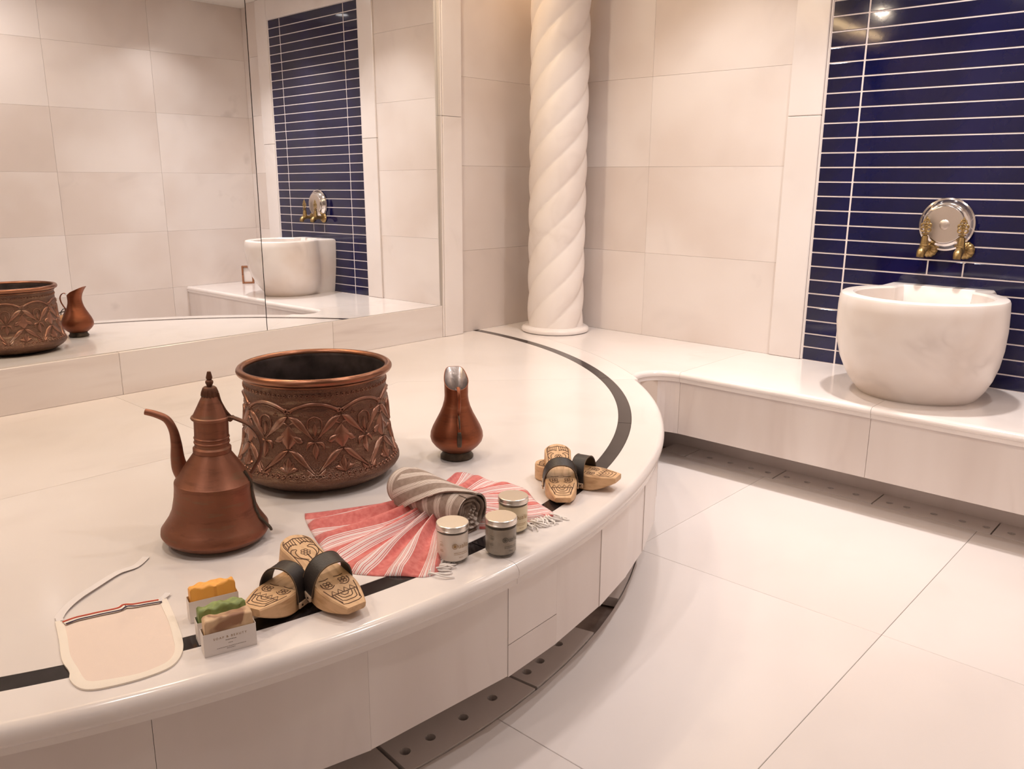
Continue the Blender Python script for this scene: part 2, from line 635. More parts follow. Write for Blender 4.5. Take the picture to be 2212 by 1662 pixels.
# drain covers round the platform
COVER_ANG = [(-38.0, -47.2), (-47.4, -56.8), (-57.2, -70.0), (-75.9, -84.35), (-84.6, -95.9), (-96.2, -107.6), (-107.9, -119.3), (-119.6, -131),
             (-131.3, -143), (-143.3, -155), (-155.3, -168)]
for a0, a1 in COVER_ANG:
    out = arc(1.90, a0, a1, 12) + arc(R_GUT - 0.004, a1, a0, 12)
    holes = []
    for a in [-39.6, -42.4, -45.2, -49, -51.8, -54.6, -59.2, -62, -64.8, -67.6, -78.76, -81.56, -84.2 + .9, -87.28, -90.15, -93.02, -95.0] + [-98.6 - 2.87 * k for k in range(24)]:
        if a1 + .5 < a < a0 - .5:
            p = PC(2.478 * S, a, 0)
            holes.append([(p.x + .0125 * math.cos(t * PI / 7), p.y + .0125 * math.sin(t * PI / 7)) for t in range(14)])
    obj('drain_cover', *prism_data([out] + holes, -0.026, 0.003), MB_FLOOR, floor)
# drain covers along the bench
yj = [-1.45, -1.615, -2.135, -2.64, -3.155, -3.66, -3.92]
bh = [-1.73, -1.856, -1.979, -2.106 + .03, -2.18, -2.291, -2.413, -2.539, -2.70, -2.779, -2.9, -3.021, -3.12, -3.22, -3.34, -3.46, -3.58, -3.74, -3.85]
for y0, y1 in zip(yj, yj[1:]):
    ya, yb = y0 * S - .0025, y1 * S + .0025
    out = [(-0.507, ya), (-0.507, yb), (-0.30, yb), (-0.30, ya)]
    holes = []
    for y in bh:
        if yb + .014 < y * S < ya - .014:
            holes.append([(-.453 + .0125 * math.cos(t * PI / 7), y * S + .0125 * math.sin(t * PI / 7)) for t in range(14)])
    obj('drain_cover', *prism_data([out] + holes, -0.026, 0.002), MB_FLOOR, floor)

# --- platform
platform = empty('platform', (0, 0, 0))
tag(platform, kind='structure')
core = obj('platform_core', *prism_data([arc(2.06, 1.5, -181.5, 60)], Z_FACE0 + .004, ZP - 0.030), GROUT, platform)
plinth = obj('plinth', *prism_data([arc(1.80, 1.5, -181.5, 60)], -0.03, Z_FACE0 + .004), GUTTER, platform)
# inner top: slabs split along the joints seen on the platform
YW = 0.028 * S


def disc_piece(poly):
    """clip a convex polygon to the disc r < R_IN and y < YW"""
    def clip(pts, f):
        out = []
        for i in range(len(pts)):
            a, b = pts[i], pts[(i + 1) % len(pts)]
            fa, fb = f(a), f(b)
            if fa >= 0:
                out.append(a)
            if (fa >= 0) != (fb >= 0):
                t = fa / (fa - fb)
                out.append((a[0] + (b[0] - a[0]) * t, a[1] + (b[1] - a[1]) * t))
        return out
    pts = clip(poly, lambda p: YW - p[1])
    n = 180
    for k in range(n):
        a = -PI * 1.02 * k / (n - 1) + .03
        nx, ny = math.cos(a), math.sin(a)
        pts = clip(pts, lambda p: (R_IN - GAP) - ((p[0] - CX) * nx + (p[1] - CY) * ny))
        if not pts:
            return pts
    return pts


jx = -3.05 * S      # joint running from the skirting to the middle
jy1 = (-1.713 * S, -0.944 * S)


def diag(x):        # joint seen as a level line right of the jug (runs diagonally over the top)
    return (-1.415 - 0.913 * (x / S + 1.198)) * S


big = 6
xm = -3.0
dmid = diag(jx)
# three slabs: left, right-back, front
P_left = [(-big, 1), (jx - GAP, 1), (jx - GAP, -1.03 * S), (-big, -1.03 * S + .0)]
P_right = [(jx + GAP, 1), (1.0, 1), (1.0, diag(1.0) + GAP), (-1.95 * S, diag(-1.95 * S) + GAP), (jx + GAP, -1.03 * S)]
P_front = [(-big, -1.03 * S - 2 * GAP), (jx, -1.03 * S - 2 * GAP), (-1.95 * S, diag(-1.95 * S) - GAP), (1.0, diag(1.0) - GAP), (1.0, -big), (-big, -big)]
for P in (P_left, P_right, P_front):
    pts = disc_piece(P[::-1])
    if len(pts) > 2:
        obj('top_slab', *prism_data([pts], ZP - 0.034, ZP), MB, platform)
sa = [-2.2, -38.1, -57.0, -88.45, -118, -148, -176.5]
for a0, a1 in zip(sa, sa[1:]):
    n = max(6, int(abs(a1 - a0) / 2))
    g = .045
    o = obj('inlay_strip', *prism_data([arc(R_IN + .0006, a0 - g, a1 + g, n) + arc(R_OUT - .0006, a1 + g, a0 - g, n)], ZP - 0.034, ZP - .0004), INLAY, platform)
    o['label'] = 'near-black stone inlay strip'


def edge_ring(a0, a1, nose):
    n = max(8, int(abs(a1 - a0) / 1.2))
    R = R_EDGE
    if nose:
        prof = [(R_OUT + .0006, ZP - .034), (R_OUT + .0006, ZP)]
        c = .022
        for k in range(9):
            t = PI / 2 * k / 8
            prof.append((R - c + c * math.sin(t), ZP - c + c * math.cos(t)))
        prof += [(R, ZP - .026), (R - .0035, ZP - .033), (R - .006, ZP - .035), (R - .006, ZP - .0475), (R - .04, ZP - .0475)]
    else:
        prof = [(R_OUT + .0006, ZP - .034), (R_OUT + .0006, ZP), (R - .0006, ZP), (R - .0006, ZP - .034)]
    vs, fs = [], []
    for k in range(n + 1):
        a = a0 + (a1 - a0) * k / n
        for r, z in prof:
            vs.append(PC(r, a, z))
    m = len(prof)
    for k in range(n):
        for i in range(m):
            fs.append([k * m + i, k * m + (i + 1) % m, (k + 1) * m + (i + 1) % m, (k + 1) * m + i])
    fs.append(list(range(m)))
    fs.append([n * m + i for i in range(m)])
    return obj('edge_slab', vs, fs, MB, platform, smooth=True, auto=40)


edge_ring(-1.0, -39.15, False)
edge_ring(-39.19, -88.78, True)
edge_ring(-88.81, -139, True)
edge_ring(-139.06, -179, True)
fa = [-38.0, -41.5, -45, -48.5, -52, -56, -62.0, -68.6, -73.4, -78.6, -84.45, -89.3, -99.1, -109.4, -119.5, -129.5, -139.5, -149.5, -159.5, -169.5, -179]


def chord_slab(a0, a1, z0, z1, shift=0.0):
    g = .010
    a, b = a0 - g, a1 + g
    vs = []
    for z in (z0, z1):
        vs += [PC(R_FACE + shift, a, z), PC(R_FACE + shift, b, z), PC(R_FACE - .028, b, z), PC(R_FACE - .028, a, z)]
    fs = [[0, 1, 2, 3], [4, 5, 6, 7], [0, 1, 5, 4], [1, 2, 6, 5], [2, 3, 7, 6], [3, 0, 4, 7]]
    return obj('face_slab', vs, fs, MB_FACE, platform)


for a0, a1 in zip(fa, fa[1:]):
    if a0 == -84.45:
        zs = ZP - .19
        chord_slab(a0, a1, zs + .001, Z_FACE1)
        chord_slab(a0, a1, Z_FACE0, zs - .001)
    else:
        chord_slab(a0, a1, Z_FACE0 + rnd.uniform(-.002, .002), Z_FACE1, rnd.uniform(-.0015, .0015))

# --- bench
bench = empty('bench', (0, 0, 0))
tag(bench, kind='structure')
FCX, FCY, FR = XB - 0.1173, -1.314, 0.1173      # fillet between platform rim and bench front
YJ1, YJ2 = -1.314, -2.64 * S


def bench_slab(outline, front_pts, name='top_slab'):
    vs, fs = prism_data([outline], ZP - .040, ZP)
    return obj(name, vs, fs, MB, bench)


def front_bar(path, mat=MB, name='bullnose'):
    """the rounded front edge, swept along a 2-D path; outward normal is to the left of travel"""
    r = .018
    prof = []
    for k in range(7):
        t = PI / 2 * k / 6
        prof.append((r * math.sin(t) - r, ZP - r + r * math.cos(t)))
    prof += [(0, ZP - .022), (-.0025, ZP - .0245), (-.004, ZP - .0255), (-.004, ZP - .041), (-r - .03, ZP - .041), (-r - .03, ZP - .0402)]
    vs, fs = [], []
    m = len(prof)
    for i, p in enumerate(path):
        a, b = path[max(i - 1, 0)], path[min(i + 1, len(path) - 1)]
        t = Vector((b[0] - a[0], b[1] - a[1])).normalized()
        nx, ny = t.y, -t.x
        for d, z in prof:
            vs.append(Vector((p[0] + nx * d, p[1] + ny * d, z)))
    for i in range(len(path) - 1):
        for k in range(m):
            fs.append([i * m + k, i * m + (k + 1) % m, (i + 1) * m + (k + 1) % m, (i + 1) * m + k])
    fs.append(list(range(m)))
    fs.append([(len(path) - 1) * m + i for i in range(m)])
    return obj(name, vs, fs, mat, bench, smooth=True, auto=40)


# fillet arc from the platform rim to the bench front (seen from the floor side it is concave)
a_t = math.atan2(FCY - CY, FCX - CX)            # direction platform centre -> fillet centre
a_s = math.degrees(a_t) + 180                   # fillet angle at the rim end
fil = []
for k in range(17):
    a = math.radians((a_s + 9) * (1 - k / 16))
    fil.append((FCX + FR * math.cos(a), FCY + FR * math.sin(a)))
ins = .018
fil_in = [(FCX + (FR + ins) * (x - FCX) / FR, FCY + (FR + ins) * (y - FCY) / FR) for x, y in spline(fil, 4)]
fil_in = [p for p in fil_in if math.hypot(p[0] - CX, p[1] - CY) > R_EDGE + .0007]
a_j = math.degrees(math.atan2(fil_in[0][1] - CY, fil_in[0][0] - CX))
ring_pts = [p for p in arc(R_EDGE + .0006, a_j, 1.5, 60) if p[1] < YW]
ring_pts.append((CX + math.sqrt((R_EDGE + .0006) ** 2 - (YW - CY) ** 2), YW))
corner = list(reversed(ring_pts)) + fil_in + [(XB + ins, YJ1 + GAP), (0.0, YJ1 + GAP), (0.0, YW)]
bench_slab(corner, None)
front_bar(fil)
for y0, y1 in ((YJ1, YJ2), (YJ2, YF)):
    bench_slab([(XB + ins, y0 - GAP), (XB + ins, y1 + GAP), (0, y1 + GAP), (0, y0 - GAP)], None)
    front_bar([(XB, y0 - GAP), (XB, (y0 + y1) / 2), (XB, y1 + GAP)])
for y0, y1 in ((YJ1, YJ2), (YJ2, YF)):
    box('face_slab', XB + .012, XB + .035, y0 - GAP, y1 + GAP, ZP - .272, ZP - .041, MB_FACE, bench, bev=.001)
for k in range(16):         # narrow staves lining the concave corner
    p, q = fil[k], fil[k + 1]
    def off(p, d):
        return (FCX + (FR + d) * (p[0] - FCX) / FR, FCY + (FR + d) * (p[1] - FCY) / FR)
    a, b, c, d = off(p, .012), off(q, .012), off(q, .035), off(p, .035)
    if k % 2 == 0:
        q2 = fil[k + 2]
        b, c = off(q2, .012), off(q2, .035)
        mid = off(q, .012)
        obj('face_stave', *prism_data([[a, mid, b, c, off(q, .035), d]], ZP - .272, ZP - .041), MB_FACE, bench)
box('bench_core', -0.0, XB + .036, YJ1 + .05, YF, ZP - .268, ZP - .041, GROUT, bench)
obj('corner_core', *prism_data([[(-.02, YJ1 + .05), (-.02, -.02), (-.45, -.02)] + [PC(2.12, a, 0)[:2] for a in (-8, -14, -20, -26, -32, -36)] + [(XB + .05, YJ1 + .05)]], ZP - .268, ZP - .041), GROUT, bench)
box('toe_kick', -0.0, -0.372, -0.6, YF, -0.03, ZP - .268, MB_FACE, bench)

# --- walls
WZ = [-0.5125, 0.0, 0.535, 1.07, 1.605, 2.14, 2.62]


def Zu(z):
    return ZP + z * S


wall_right = box('wall_right', 0.022, 0.14, -5.2, 0.14, 0, ZC, GROUT)
tag(wall_right, kind='structure')
for ya, yb in ((0.03, -0.87), (-0.87, -1.765), (-3.48, -3.95), (-3.95, -4.85), (-4.85, -5.9)):
    for z0, z1 in zip(WZ[1:], WZ[2:]):
        box('wall_slab', 0.0, 0.022, ya * S - GAP * .6, yb * S + GAP * .6, Zu(z0) + GAP * .6, Zu(z1) - GAP * .6, MB_WALL, wall_right, bev=.0006)
ya, yb = -1.965, -3.285
zt = 32 * .0759
box('tile_bed', -0.0028, 0.022, ya * S, yb * S, Zu(0), Zu(zt), GROUT_TILE, wall_right)
for (y0, y1, side) in ((-1.765, -1.955, 1), (-3.295, -3.48, 1)):
    for z0, z1 in ((0, 1.334), (1.334, 2.62)):
        box('panel_trim', -0.012, 0.022, y0 * S - GAP, y1 * S + GAP, Zu(z0) + .0006, Zu(z1) - .0006, MB, wall_right, bev=.004, seg=2)
    yy = -1.955 if y0 > -2 else -3.295
    sgn = -1 if y0 > -2 else 1
    box('trim_bead', -0.006, 0.022, yy * S, yy * S + sgn * .008, Zu(0) + .0006, Zu(zt), MB, wall_right, bev=.002)
box('panel_trim', -0.012, 0.022, -1.955 * S, -3.295 * S, Zu(zt) + .001, Zu(2.62), MB, wall_right, bev=.004, seg=2)
# glazed tiles: narrow, wide, narrow column; 32 rows
cols = [(-1.968, -2.149), (-2.156, -3.097), (-3.104, -3.282)]
tiles = {}
for r in range(32):
    z0 = Zu(r * .0759) + .0026
    z1 = Zu((r + 1) * .0759) - .0026
    for ci, (y0, y1) in enumerate(cols):
        segs = [(y0, y1)]
        if ci == 1 and r == 7:
            segs = [(y0, -2.572), (-2.577, -2.738), (-2.743, y1)]
        for (a, b) in segs:
            key = round(a - b, 4)
            ym, zm = (a + b) / 2 * S, (z0 + z1) / 2
            hw = (a - b) / 2 * S
            hh = (z1 - z0) / 2
            if key not in tiles:
                vs, fs = box_data(-0.0045, 0.004, -hw + .0008, hw - .0008, -hh, hh, .0016, 2)
                o = obj('tile', vs, fs, TILE, wall_right)
                tiles[key] = o.data
            else:
                o = link('tile', tiles[key], wall_right)
            o.location = (0, ym, zm)

wall_left = box('wall_left', XL, 0.14, 0.05, 0.16, 0, ZC, GROUT)
tag(wall_left, kind='structure')
for (x0, x1) in ((-0.796, 0.0),):
    for z0, z1 in zip(WZ[1:], WZ[2:]):
        box('wall_slab', x0 * S + GAP, x1 * S - GAP, .028 * S, .05, Zu(z0) + GAP * .6, Zu(z1) - GAP * .6, MB_WALL, wall_left, bev=.0006)
for z0, z1 in ((0, 1.36), (1.36, 2.62)):
    box('pilaster_slab', -0.955 * S, -0.796 * S, -.008, .05, Zu(z0) + .0006, Zu(z1) - .0006, MB, wall_left, bev=.003, seg=2)
    box('pilaster_bead', -0.969 * S, -0.956 * S, -.004, .05, Zu(max(z0, .0)) + .0006, Zu(z1) - .0006, MB, wall_left, bev=.002)
sk = [-6.3, -5.3, -4.2, -3.0087, -1.816, -0.970]
for a, b in zip(sk, sk[1:]):
    box('skirting_slab', a * S + GAP * .6, b * S - GAP * .6, 0.0, .05, ZP, Zu(.2025), MB_SKIRT, wall_left, bev=.002)
    box('upper_slab', a * S + GAP * .6, b * S - GAP * .6, 0.0, .05, Zu(2.45), ZC, MB_WALL, wall_left, bev=.002)
box('mirror_backing', XL + .01, -0.970 * S, .034, .05, Zu(.2025), Zu(2.45), DARK, wall_left)

wall_back = box('wall_back', -2.16, 0.14, YF - .14, YF - .022, 0, ZC, GROUT)
tag(wall_back, kind='structure')
for (x0, x1) in ((0, -.93), (-.93, -1.84), (-1.84, -2.70)):
    for z0, z1 in zip(WZ, WZ[1:]):
        zz0 = max(Zu(z0), .0)
        box('wall_slab', x0 * S - GAP, x1 * S + GAP, YF, YF - .022, zz0 + GAP * .6, Zu(z1) - GAP * .6, MB_WALL, wall_back, bev=.0006)
wall_entrance = box('wall_entrance', XL, 0.14, -5.32, -5.2, 0, ZC, MB_WALL)
tag(wall_entrance, kind='structure')
wall_far = box('wall_far', XL - .12, XL, -5.32, .16, 0, ZC, MB_WALL)
tag(wall_far, kind='structure')
ceiling = box('ceiling', XL - .12, 0.14, -5.32, 0.16, ZC, ZC + .1, PLASTER)
tag(ceiling, kind='structure')

# --- mirror: panes set a little out of true, as the reflections show
mirror = empty('wall_mirror', V(-2.0, 0.02, .2025))
tag(mirror, 'tall frameless wall mirror of joined panes above the marble skirting', 'mirror')


def pane(x0, x1, a_deg, t_deg, xref, yref):
    a, t = math.radians(a_deg), math.radians(t_deg)
    n = Vector((math.sin(a) * math.cos(t), math.cos(a) * math.cos(t), math.sin(t)))
    p0 = V(xref, yref, .2)
    z0, z1 = Zu(.2032), Zu(2.449)
    base = mirror.location
    vs = []
    for dy in (0, .006):
        for x, z in ((x0 * S, z0), (x1 * S, z0), (x1 * S, z1), (x0 * S, z1)):
            y = p0.y - (n.x * (x - p0.x) + n.z * (z - p0.z)) / n.y
            vs.append(Vector((x, y + dy, z)) - base)
    fs = [[0, 1, 2, 3], [4, 5, 6, 7], [0, 1, 5, 4], [1, 2, 6, 5], [2, 3, 7, 6], [3, 0, 4, 7]]
    return obj('mirror_pane', vs, fs, MIRROR, mirror)


pane(-2.2245, -0.9715, -0.0656, -0.358, -1.6, 0.011)
pane(-3.500, -2.2285, 0.55, -0.3603, -2.0, 0.0085)
pane(-6.3, -3.504, 0.2, -0.36, -3.5, 0.022)

# --- ceiling downlights
for k, (x, y, p, c) in enumerate(DOWNLIGHTS):
    where = ['over the bench by the column', 'over the bench and basin', 'over the far end of the bench', 'in the corner by the column',
             'above the copper jug', 'above the left of the mirror', 'over the platform edge', 'over the copper ewer',
             'over the open floor', 'over the left of the platform'][k]
    e = empty('ceiling_downlight', (x, y, ZC))
    tag(e, 'round recessed ceiling downlight ' + where, 'downlight', 'ceiling downlights')
    lathe('trim_ring', [(.048, -.0005), (.062, -.0005), (.062, -.005), (.056, -.008), (.048, -.006), (.048, -.0005)], LID, e, 32)
    lathe('lens', [(0, -.003), (.047, -.003), (.047, -.0005), (0, -.0005)], emitter('lamp_lens', c, 12, False), e, 24)
    ld = bpy.data.lights.new('downlight_beam', 'AREA')
    ld.shape = 'DISK'
    ld.size = .09
    ld.energy = p
    ld.color = c
    ld.spread = math.radians(105 if c == COOL else 180)
    lo = bpy.data.objects.new('downlight_beam', ld)
    COL.objects.link(lo)
    lo.parent = e
    lo.location = (0, 0, -.012)
# warm light strip in the angle of mirror wall and ceiling
strip = box('light_strip', XL + .3, -0.02, -.045, -.012, ZC - .03, ZC - .012, emitter('warm_strip', (1.0, .70, .38), 26))
tag(strip, 'thin warm light strip along the top of the mirror wall', 'light strip')

# ---------------------------------------------------------------- spiral column
colm = empty('spiral_column', V(-.272, -.356, 0))
tag(colm, 'spiral twisted white marble column standing in the corner', 'column')
RC, NS, LEAD = .187 * S, 5, 1.03 * S
vs, fs = [], []
nz, na = 300, 100
z0, z1 = .03, ZC - ZP - .002
for i in range(nz + 1):
    z = z0 + (z1 - z0) * i / nz
    for k in range(na):
        a = 2 * PI * k / na
        ph = NS / 2 * (a - 2 * PI * z / LEAD + .5)
        s = abs(math.sin(ph))
        r = RC - .015 * (1 - s ** .5)
        vs.append(Vector((r * math.cos(a), r * math.sin(a), z)))
for i in range(nz):
    for k in range(na):
        fs.append([i * na + k, i * na + (k + 1) % na, (i + 1) * na + (k + 1) % na, (i + 1) * na + k])
obj('shaft', vs, fs, MB_COL, colm, smooth=True)
lathe('base_ring', [(0, .0005), (.172, .0005), (.180, .005), (.1825, .013), (.180, .022), (.173, .028), (.16, .032), (0, .032)], MB, colm, 64)

# ---------------------------------------------------------------- marble basin
bas = empty('marble_basin', V(-.40, -2.690, 0))
tag(bas, 'round white marble wash basin standing on the bench before navy tiles', 'basin')


def basin_outline(cx, r, hb, back, n=96, grow=0.0):
    """union of a circle and a straight block running to the wall; polar samples about the circle centre"""
    pts = []
    for k in range(n):
        a = 2 * PI * k / n
        dx, dy = math.cos(a), math.sin(a)
        d = r
        if dx > 0:
            t = min((back - cx) / dx, (hb + (.028 if dy > 0 else -.028)) / max(abs(dy), 1e-6))
            d = max(r, t)
            if cx + d * dx > back:
                d = (back - cx) / dx
        pts.append((cx + d * dx, d * dy))
    return pts


BP = [(0, .262, -.350), (.012, .272, -.35), (.05, .298, -.36), (.10, .323, -.372), (.17, .346, -.39), (.25, .360, -.405), (.34, .3655, -.415), (.42, .3635, -.42), (.468, .360, -.42), (.479, .355, -.42)]
rings = []
for z, r, cx in BP:
    hb = .20 + .05 * min(1, z / .3) if z < .475 else .245
    rings.append([(x + .40, y, z) for x, y in basin_outline(cx, r, hb, -.006)])
rings.append([(x + .40, y, .483) for x, y in basin_outline(-.42, .348, .236, -.012)])
rings.append([(x + .40, y, .483) for x, y in basin_outline(-.42, .303, .178, -.085)])
rings.append([(x + .40, y, .474) for x, y in basin_outline(-.42, .295, .170, -.093)])
for z, r, cx in [(.35, .292, -.42), (.22, .270, -.41), (.14, .22, -.40), (.11, .12, -.40)]:
    rings.append([(x + .40, y, z) for x, y in basin_outline(cx, r, min(.165, r * .55), -.10 - (.474 - z) * .2)])
vs = [Vector((x * S, y * S, z * S)) for R in rings for x, y, z in R]
n = 96
fs = []
for i in range(len(rings) - 1):
    for k in range(n):
        fs.append([i * n + k, i * n + (k + 1) % n, (i + 1) * n + (k + 1) % n, (i + 1) * n + k])
fs.append(list(range(n))[::-1])
fs.append([(len(rings) - 1) * n + k for k in range(n)])
obj('basin_bowl', vs, fs, MB_BASIN, bas, smooth=True, auto=34)

# ---------------------------------------------------------------- wall plate and taps
pl = empty('tap_plate', V(-.006, -2.642, .787), (0, -PI / 2, 0))
tag(pl, 'round dished steel plate on the navy tiles behind the taps', 'plate')
lathe('dish', [(0, .045), (.088, .045), (.0915, .044), (.094, .040), (.102, .037), (.106, .034), (.115, .020), (.121, .010), (.129, .007), (.130, .004), (.125, .001), (0, .001)],
      CHROME, pl, 96, S, auto=25)
lathe('centre_face', [(0, .0466), (.0865, .0466), (.0865, .0445), (0, .0445)], CHROME_MAT, pl, 64, S)
lathe('centre_boss', [(0, .052), (.010, .0515), (.0215, .0495), (.0245, .0472), (.0245, .046), (0, .046)], CHROME_MAT, pl, 40, S)


def make_tap(y, z, label):
    t = empty('brass_tap', V(-.006, y, z))
    tag(t, label, 'tap', 'brass taps over the basin')
    # scallop shell flange on the wall
    vs, fs = [], []
    na, nr = 52, 6
    for i in range(nr + 1):
        q = i / nr
        for k in range(na):
            a = 2 * PI * k / na
            rr = (.010 + (.044 - .010) * q) * (1 + .03 * q * math.cos(13 * a))
            h = .004 + .018 * math.sqrt(max(0, 1 - q * q)) + .0022 * q * math.cos(13 * a)
            vs.append(Vector((-h, rr * math.cos(a), rr * math.sin(a))) * S)
    for i in range(nr):
        for k in range(na):
            fs.append([i * na + k, i * na + (k + 1) % na, (i + 1) * na + (k + 1) % na, (i + 1) * na + k])
    fs.append(list(range(na)))
    fs.append([nr * na + k for k in range(na)])
    obj('shell_flange', vs, fs, BRASS, t, smooth=True, auto=50)
    U = lambda p: Vector(p) * S
    pipe = [U((-.004, 0, 0)), U((-.05, 0, .004)), U((-.085, 0, .006))]
    obj('inlet_pipe', *tube_data(pipe, .016 * S, 14), BRASS, t, smooth=True, auto=50)
    lathe('valve_body', [(0, -.02), (.018, -.02), (.021, -.005), (.0185, .004), (.0205, .006), (.0205, .010), (.018, .012), (.0145, .05), (.0135, .054), (.010, .056),
                         (.010, .060), (.017, .062), (.017, .068), (.009, .070), (0, .070)], BRASS, t, 24, S, loc=U((-.088, 0, .012)))
    sp = spline([(-.085, 0, .004), (-.105, 0, -.002), (-.122, 0, -.016), (-.128, 0, -.036)], 5)
    obj('spout', *tube_data([U(p) for p in sp], [(.017 + .004 * math.sin(PI * i / (len(sp) - 1))) * S for i in range(len(sp))], 16), BRASS, t, smooth=True, auto=60)
    # pierced handle: scrolled rings around a stem
    H = []
    def ring(cy, cz, r, w=.0036):
        path = [U((-.088, cy + r * math.cos(a), cz + r * math.sin(a))) for a in [2 * PI * k / 14 for k in range(15)]]
        H.append(tube_data(path, w * S, 7))
    for cy, cz, r in ((-.013, .098, .010), (.013, .098, .010), (-.015, .118, .009), (.015, .118, .009), (0, .108, .008), (-.007, .134, .0075), (.007, .134, .0075), (0, .147, .006)):
        ring(cy, cz, r)
    H.append(tube_data([U((-.088, 0, .08)), U((-.088, 0, .15))], [.005 * S, .003 * S], 8))
    for cy, cz in ((0, .158), (-.012, .144), (.012, .144), (-.024, .122), (.024, .122)):
        H.append(tube_data([U((-.088, cy * .7, cz - .006)), U((-.088, cy * .85, cz)), U((-.088, cy, cz + .006))], [.003 * S, .0045 * S, .001 * S], 7))
    obj('pierced_handle', *merge(H), BRASS, t, smooth=True, auto=60)
    return t


make_tap(-2.572, .665, 'brass tap with pierced handle and shell flange, the one nearer the column')
make_tap(-2.740, .665, 'brass tap with pierced handle and shell flange, the one farther from the column')

# small framed wooden thing beyond the basin, seen only in the mirror
fr = empty('wooden_stand', V(-.25, -3.72, 0), (0, 0, math.radians(35)))
tag(fr, 'small brown wooden stand with pale middle on the bench end beyond the basin', 'stand')
for nm, a in (('frame_side', (-.045, -.032, -.02, .02, 0, .14)), ('frame_side', (.032, .045, -.02, .02, 0, .14)),
              ('frame_rail', (-.032, .032, -.02, .02, .127, .14)), ('frame_rail', (-.032, .032, -.02, .02, 0, .013))):
    box(nm, *a, WOODFRAME, fr, bev=.002)
box('frame_insert', -.032, .032, -.004, .004, .013, .127, PAPER, fr)

# ---------------------------------------------------------------- copper cauldron
kz = empty('copper_cauldron', V(-2.993, -1.546, 0))
tag(kz, 'large open copper cauldron embossed with arches and flowers, rolled rim', 'cauldron')
KP = [(0, .003), (.10, .002), (.19, .004), (.225, .012), (.252, .028), (.268, .043), (.2745, .054), (.2745, .062), (.268, .072), (.260, .088), (.2525, .11), (.2465, .14),
      (.242, .18), (.2385, .23), (.2362, .28), (.2350, .32), (.2345, .350), (.2375, .362)]
KIN = [(.233, .362), (.2295, .345), (.2300, .30), (.234, .22), (.242, .13), (.25, .075), (.22, .025), (0, .022)]
lathe('cauldron_body', KP, COP_KAZ, kz, 128, S)
lathe('cauldron_inside', [(.2376, .3660), (.2335, .3750), (.2320, .3720)] + KIN, KAZ_IN, kz, 96, S)
trs = []
for k in range(17):
    a = 2 * PI * k / 16
    trs.append((.2445 + .0125 * math.cos(a), .3755 + .0125 * math.sin(a)))
lathe('rolled_rim', trs, COP_RIM, kz, 128, S)
lathe('rim_bead', [(.2365, .352), (.2395, .354), (.2395, .359), (.2365, .361)], COP_RIM, kz, 96, S)


def kr(z):
    for (r0, z0), (r1, z1) in zip(KP[5:], KP[6:]):
        if z0 <= z <= z1:
            return r0 + (r1 - r0) * (z - z0) / (z1 - z0)
    return KP[-1][0]


TH0 = math.radians(-126.6)
RH = 1.1


def ks(th, z, h):
    r = kr(z) + h
    a = TH0 + math.radians(th)
    return Vector((r * math.cos(a), r * math.sin(a), z)) * S


def ridge(path, w, h):
    """raised strap on the wall; path of (theta deg, z); w, h numbers or functions of 0..1"""
    vs, fs = [], []
    m = len(path)
    for i, (th, z) in enumerate(path):
        t = i / (m - 1)
        ww = (w(t) if callable(w) else w)
        hh = (h(t) if callable(h) else h)
        th0, zz0 = path[max(i - 1, 0)]
        th1, zz1 = path[min(i + 1, m - 1)]
        r = kr(z)
        dx, dz = math.radians(th1 - th0) * r, zz1 - zz0
        l = math.hypot(dx, dz) or 1
        sx, sz = -dz / l, dx / l
        for q, hq in ((-1, -.002), (-.72, .6), (0, 1.0), (.72, .6), (1, -.002)):
            hv = hq * hh * RH if hq > 0 else -.0012
            vs.append(ks(th + math.degrees(sx * ww / 2 * q / r), z + sz * ww / 2 * q, hv))
    for i in range(m - 1):
        for k in range(4):
            fs.append([i * 5 + k, i * 5 + k + 1, (i + 1) * 5 + k + 1, (i + 1) * 5 + k])
    return vs, fs


def leafpath(a, b, bend, n=9):
    out = []
    for k in range(n):
        t = k / (n - 1)
        out.append((a[0] + (b[0] - a[0]) * t + bend[0] * math.sin(PI * t), a[1] + (b[1] - a[1]) * t + bend[1] * math.sin(PI * t)))
    return out


def lens(w):
    return lambda t: max(.0012, w * math.sin(PI * min(max(t, .02), .98)))


def ringlet(th, z, r, w=.0035, h=.003):
    R = kr(z)
    return ridge([(th + math.degrees(r * math.cos(a) / R), z + r * math.sin(a)) for a in [2 * PI * k / 8 for k in range(9)]], w, h)


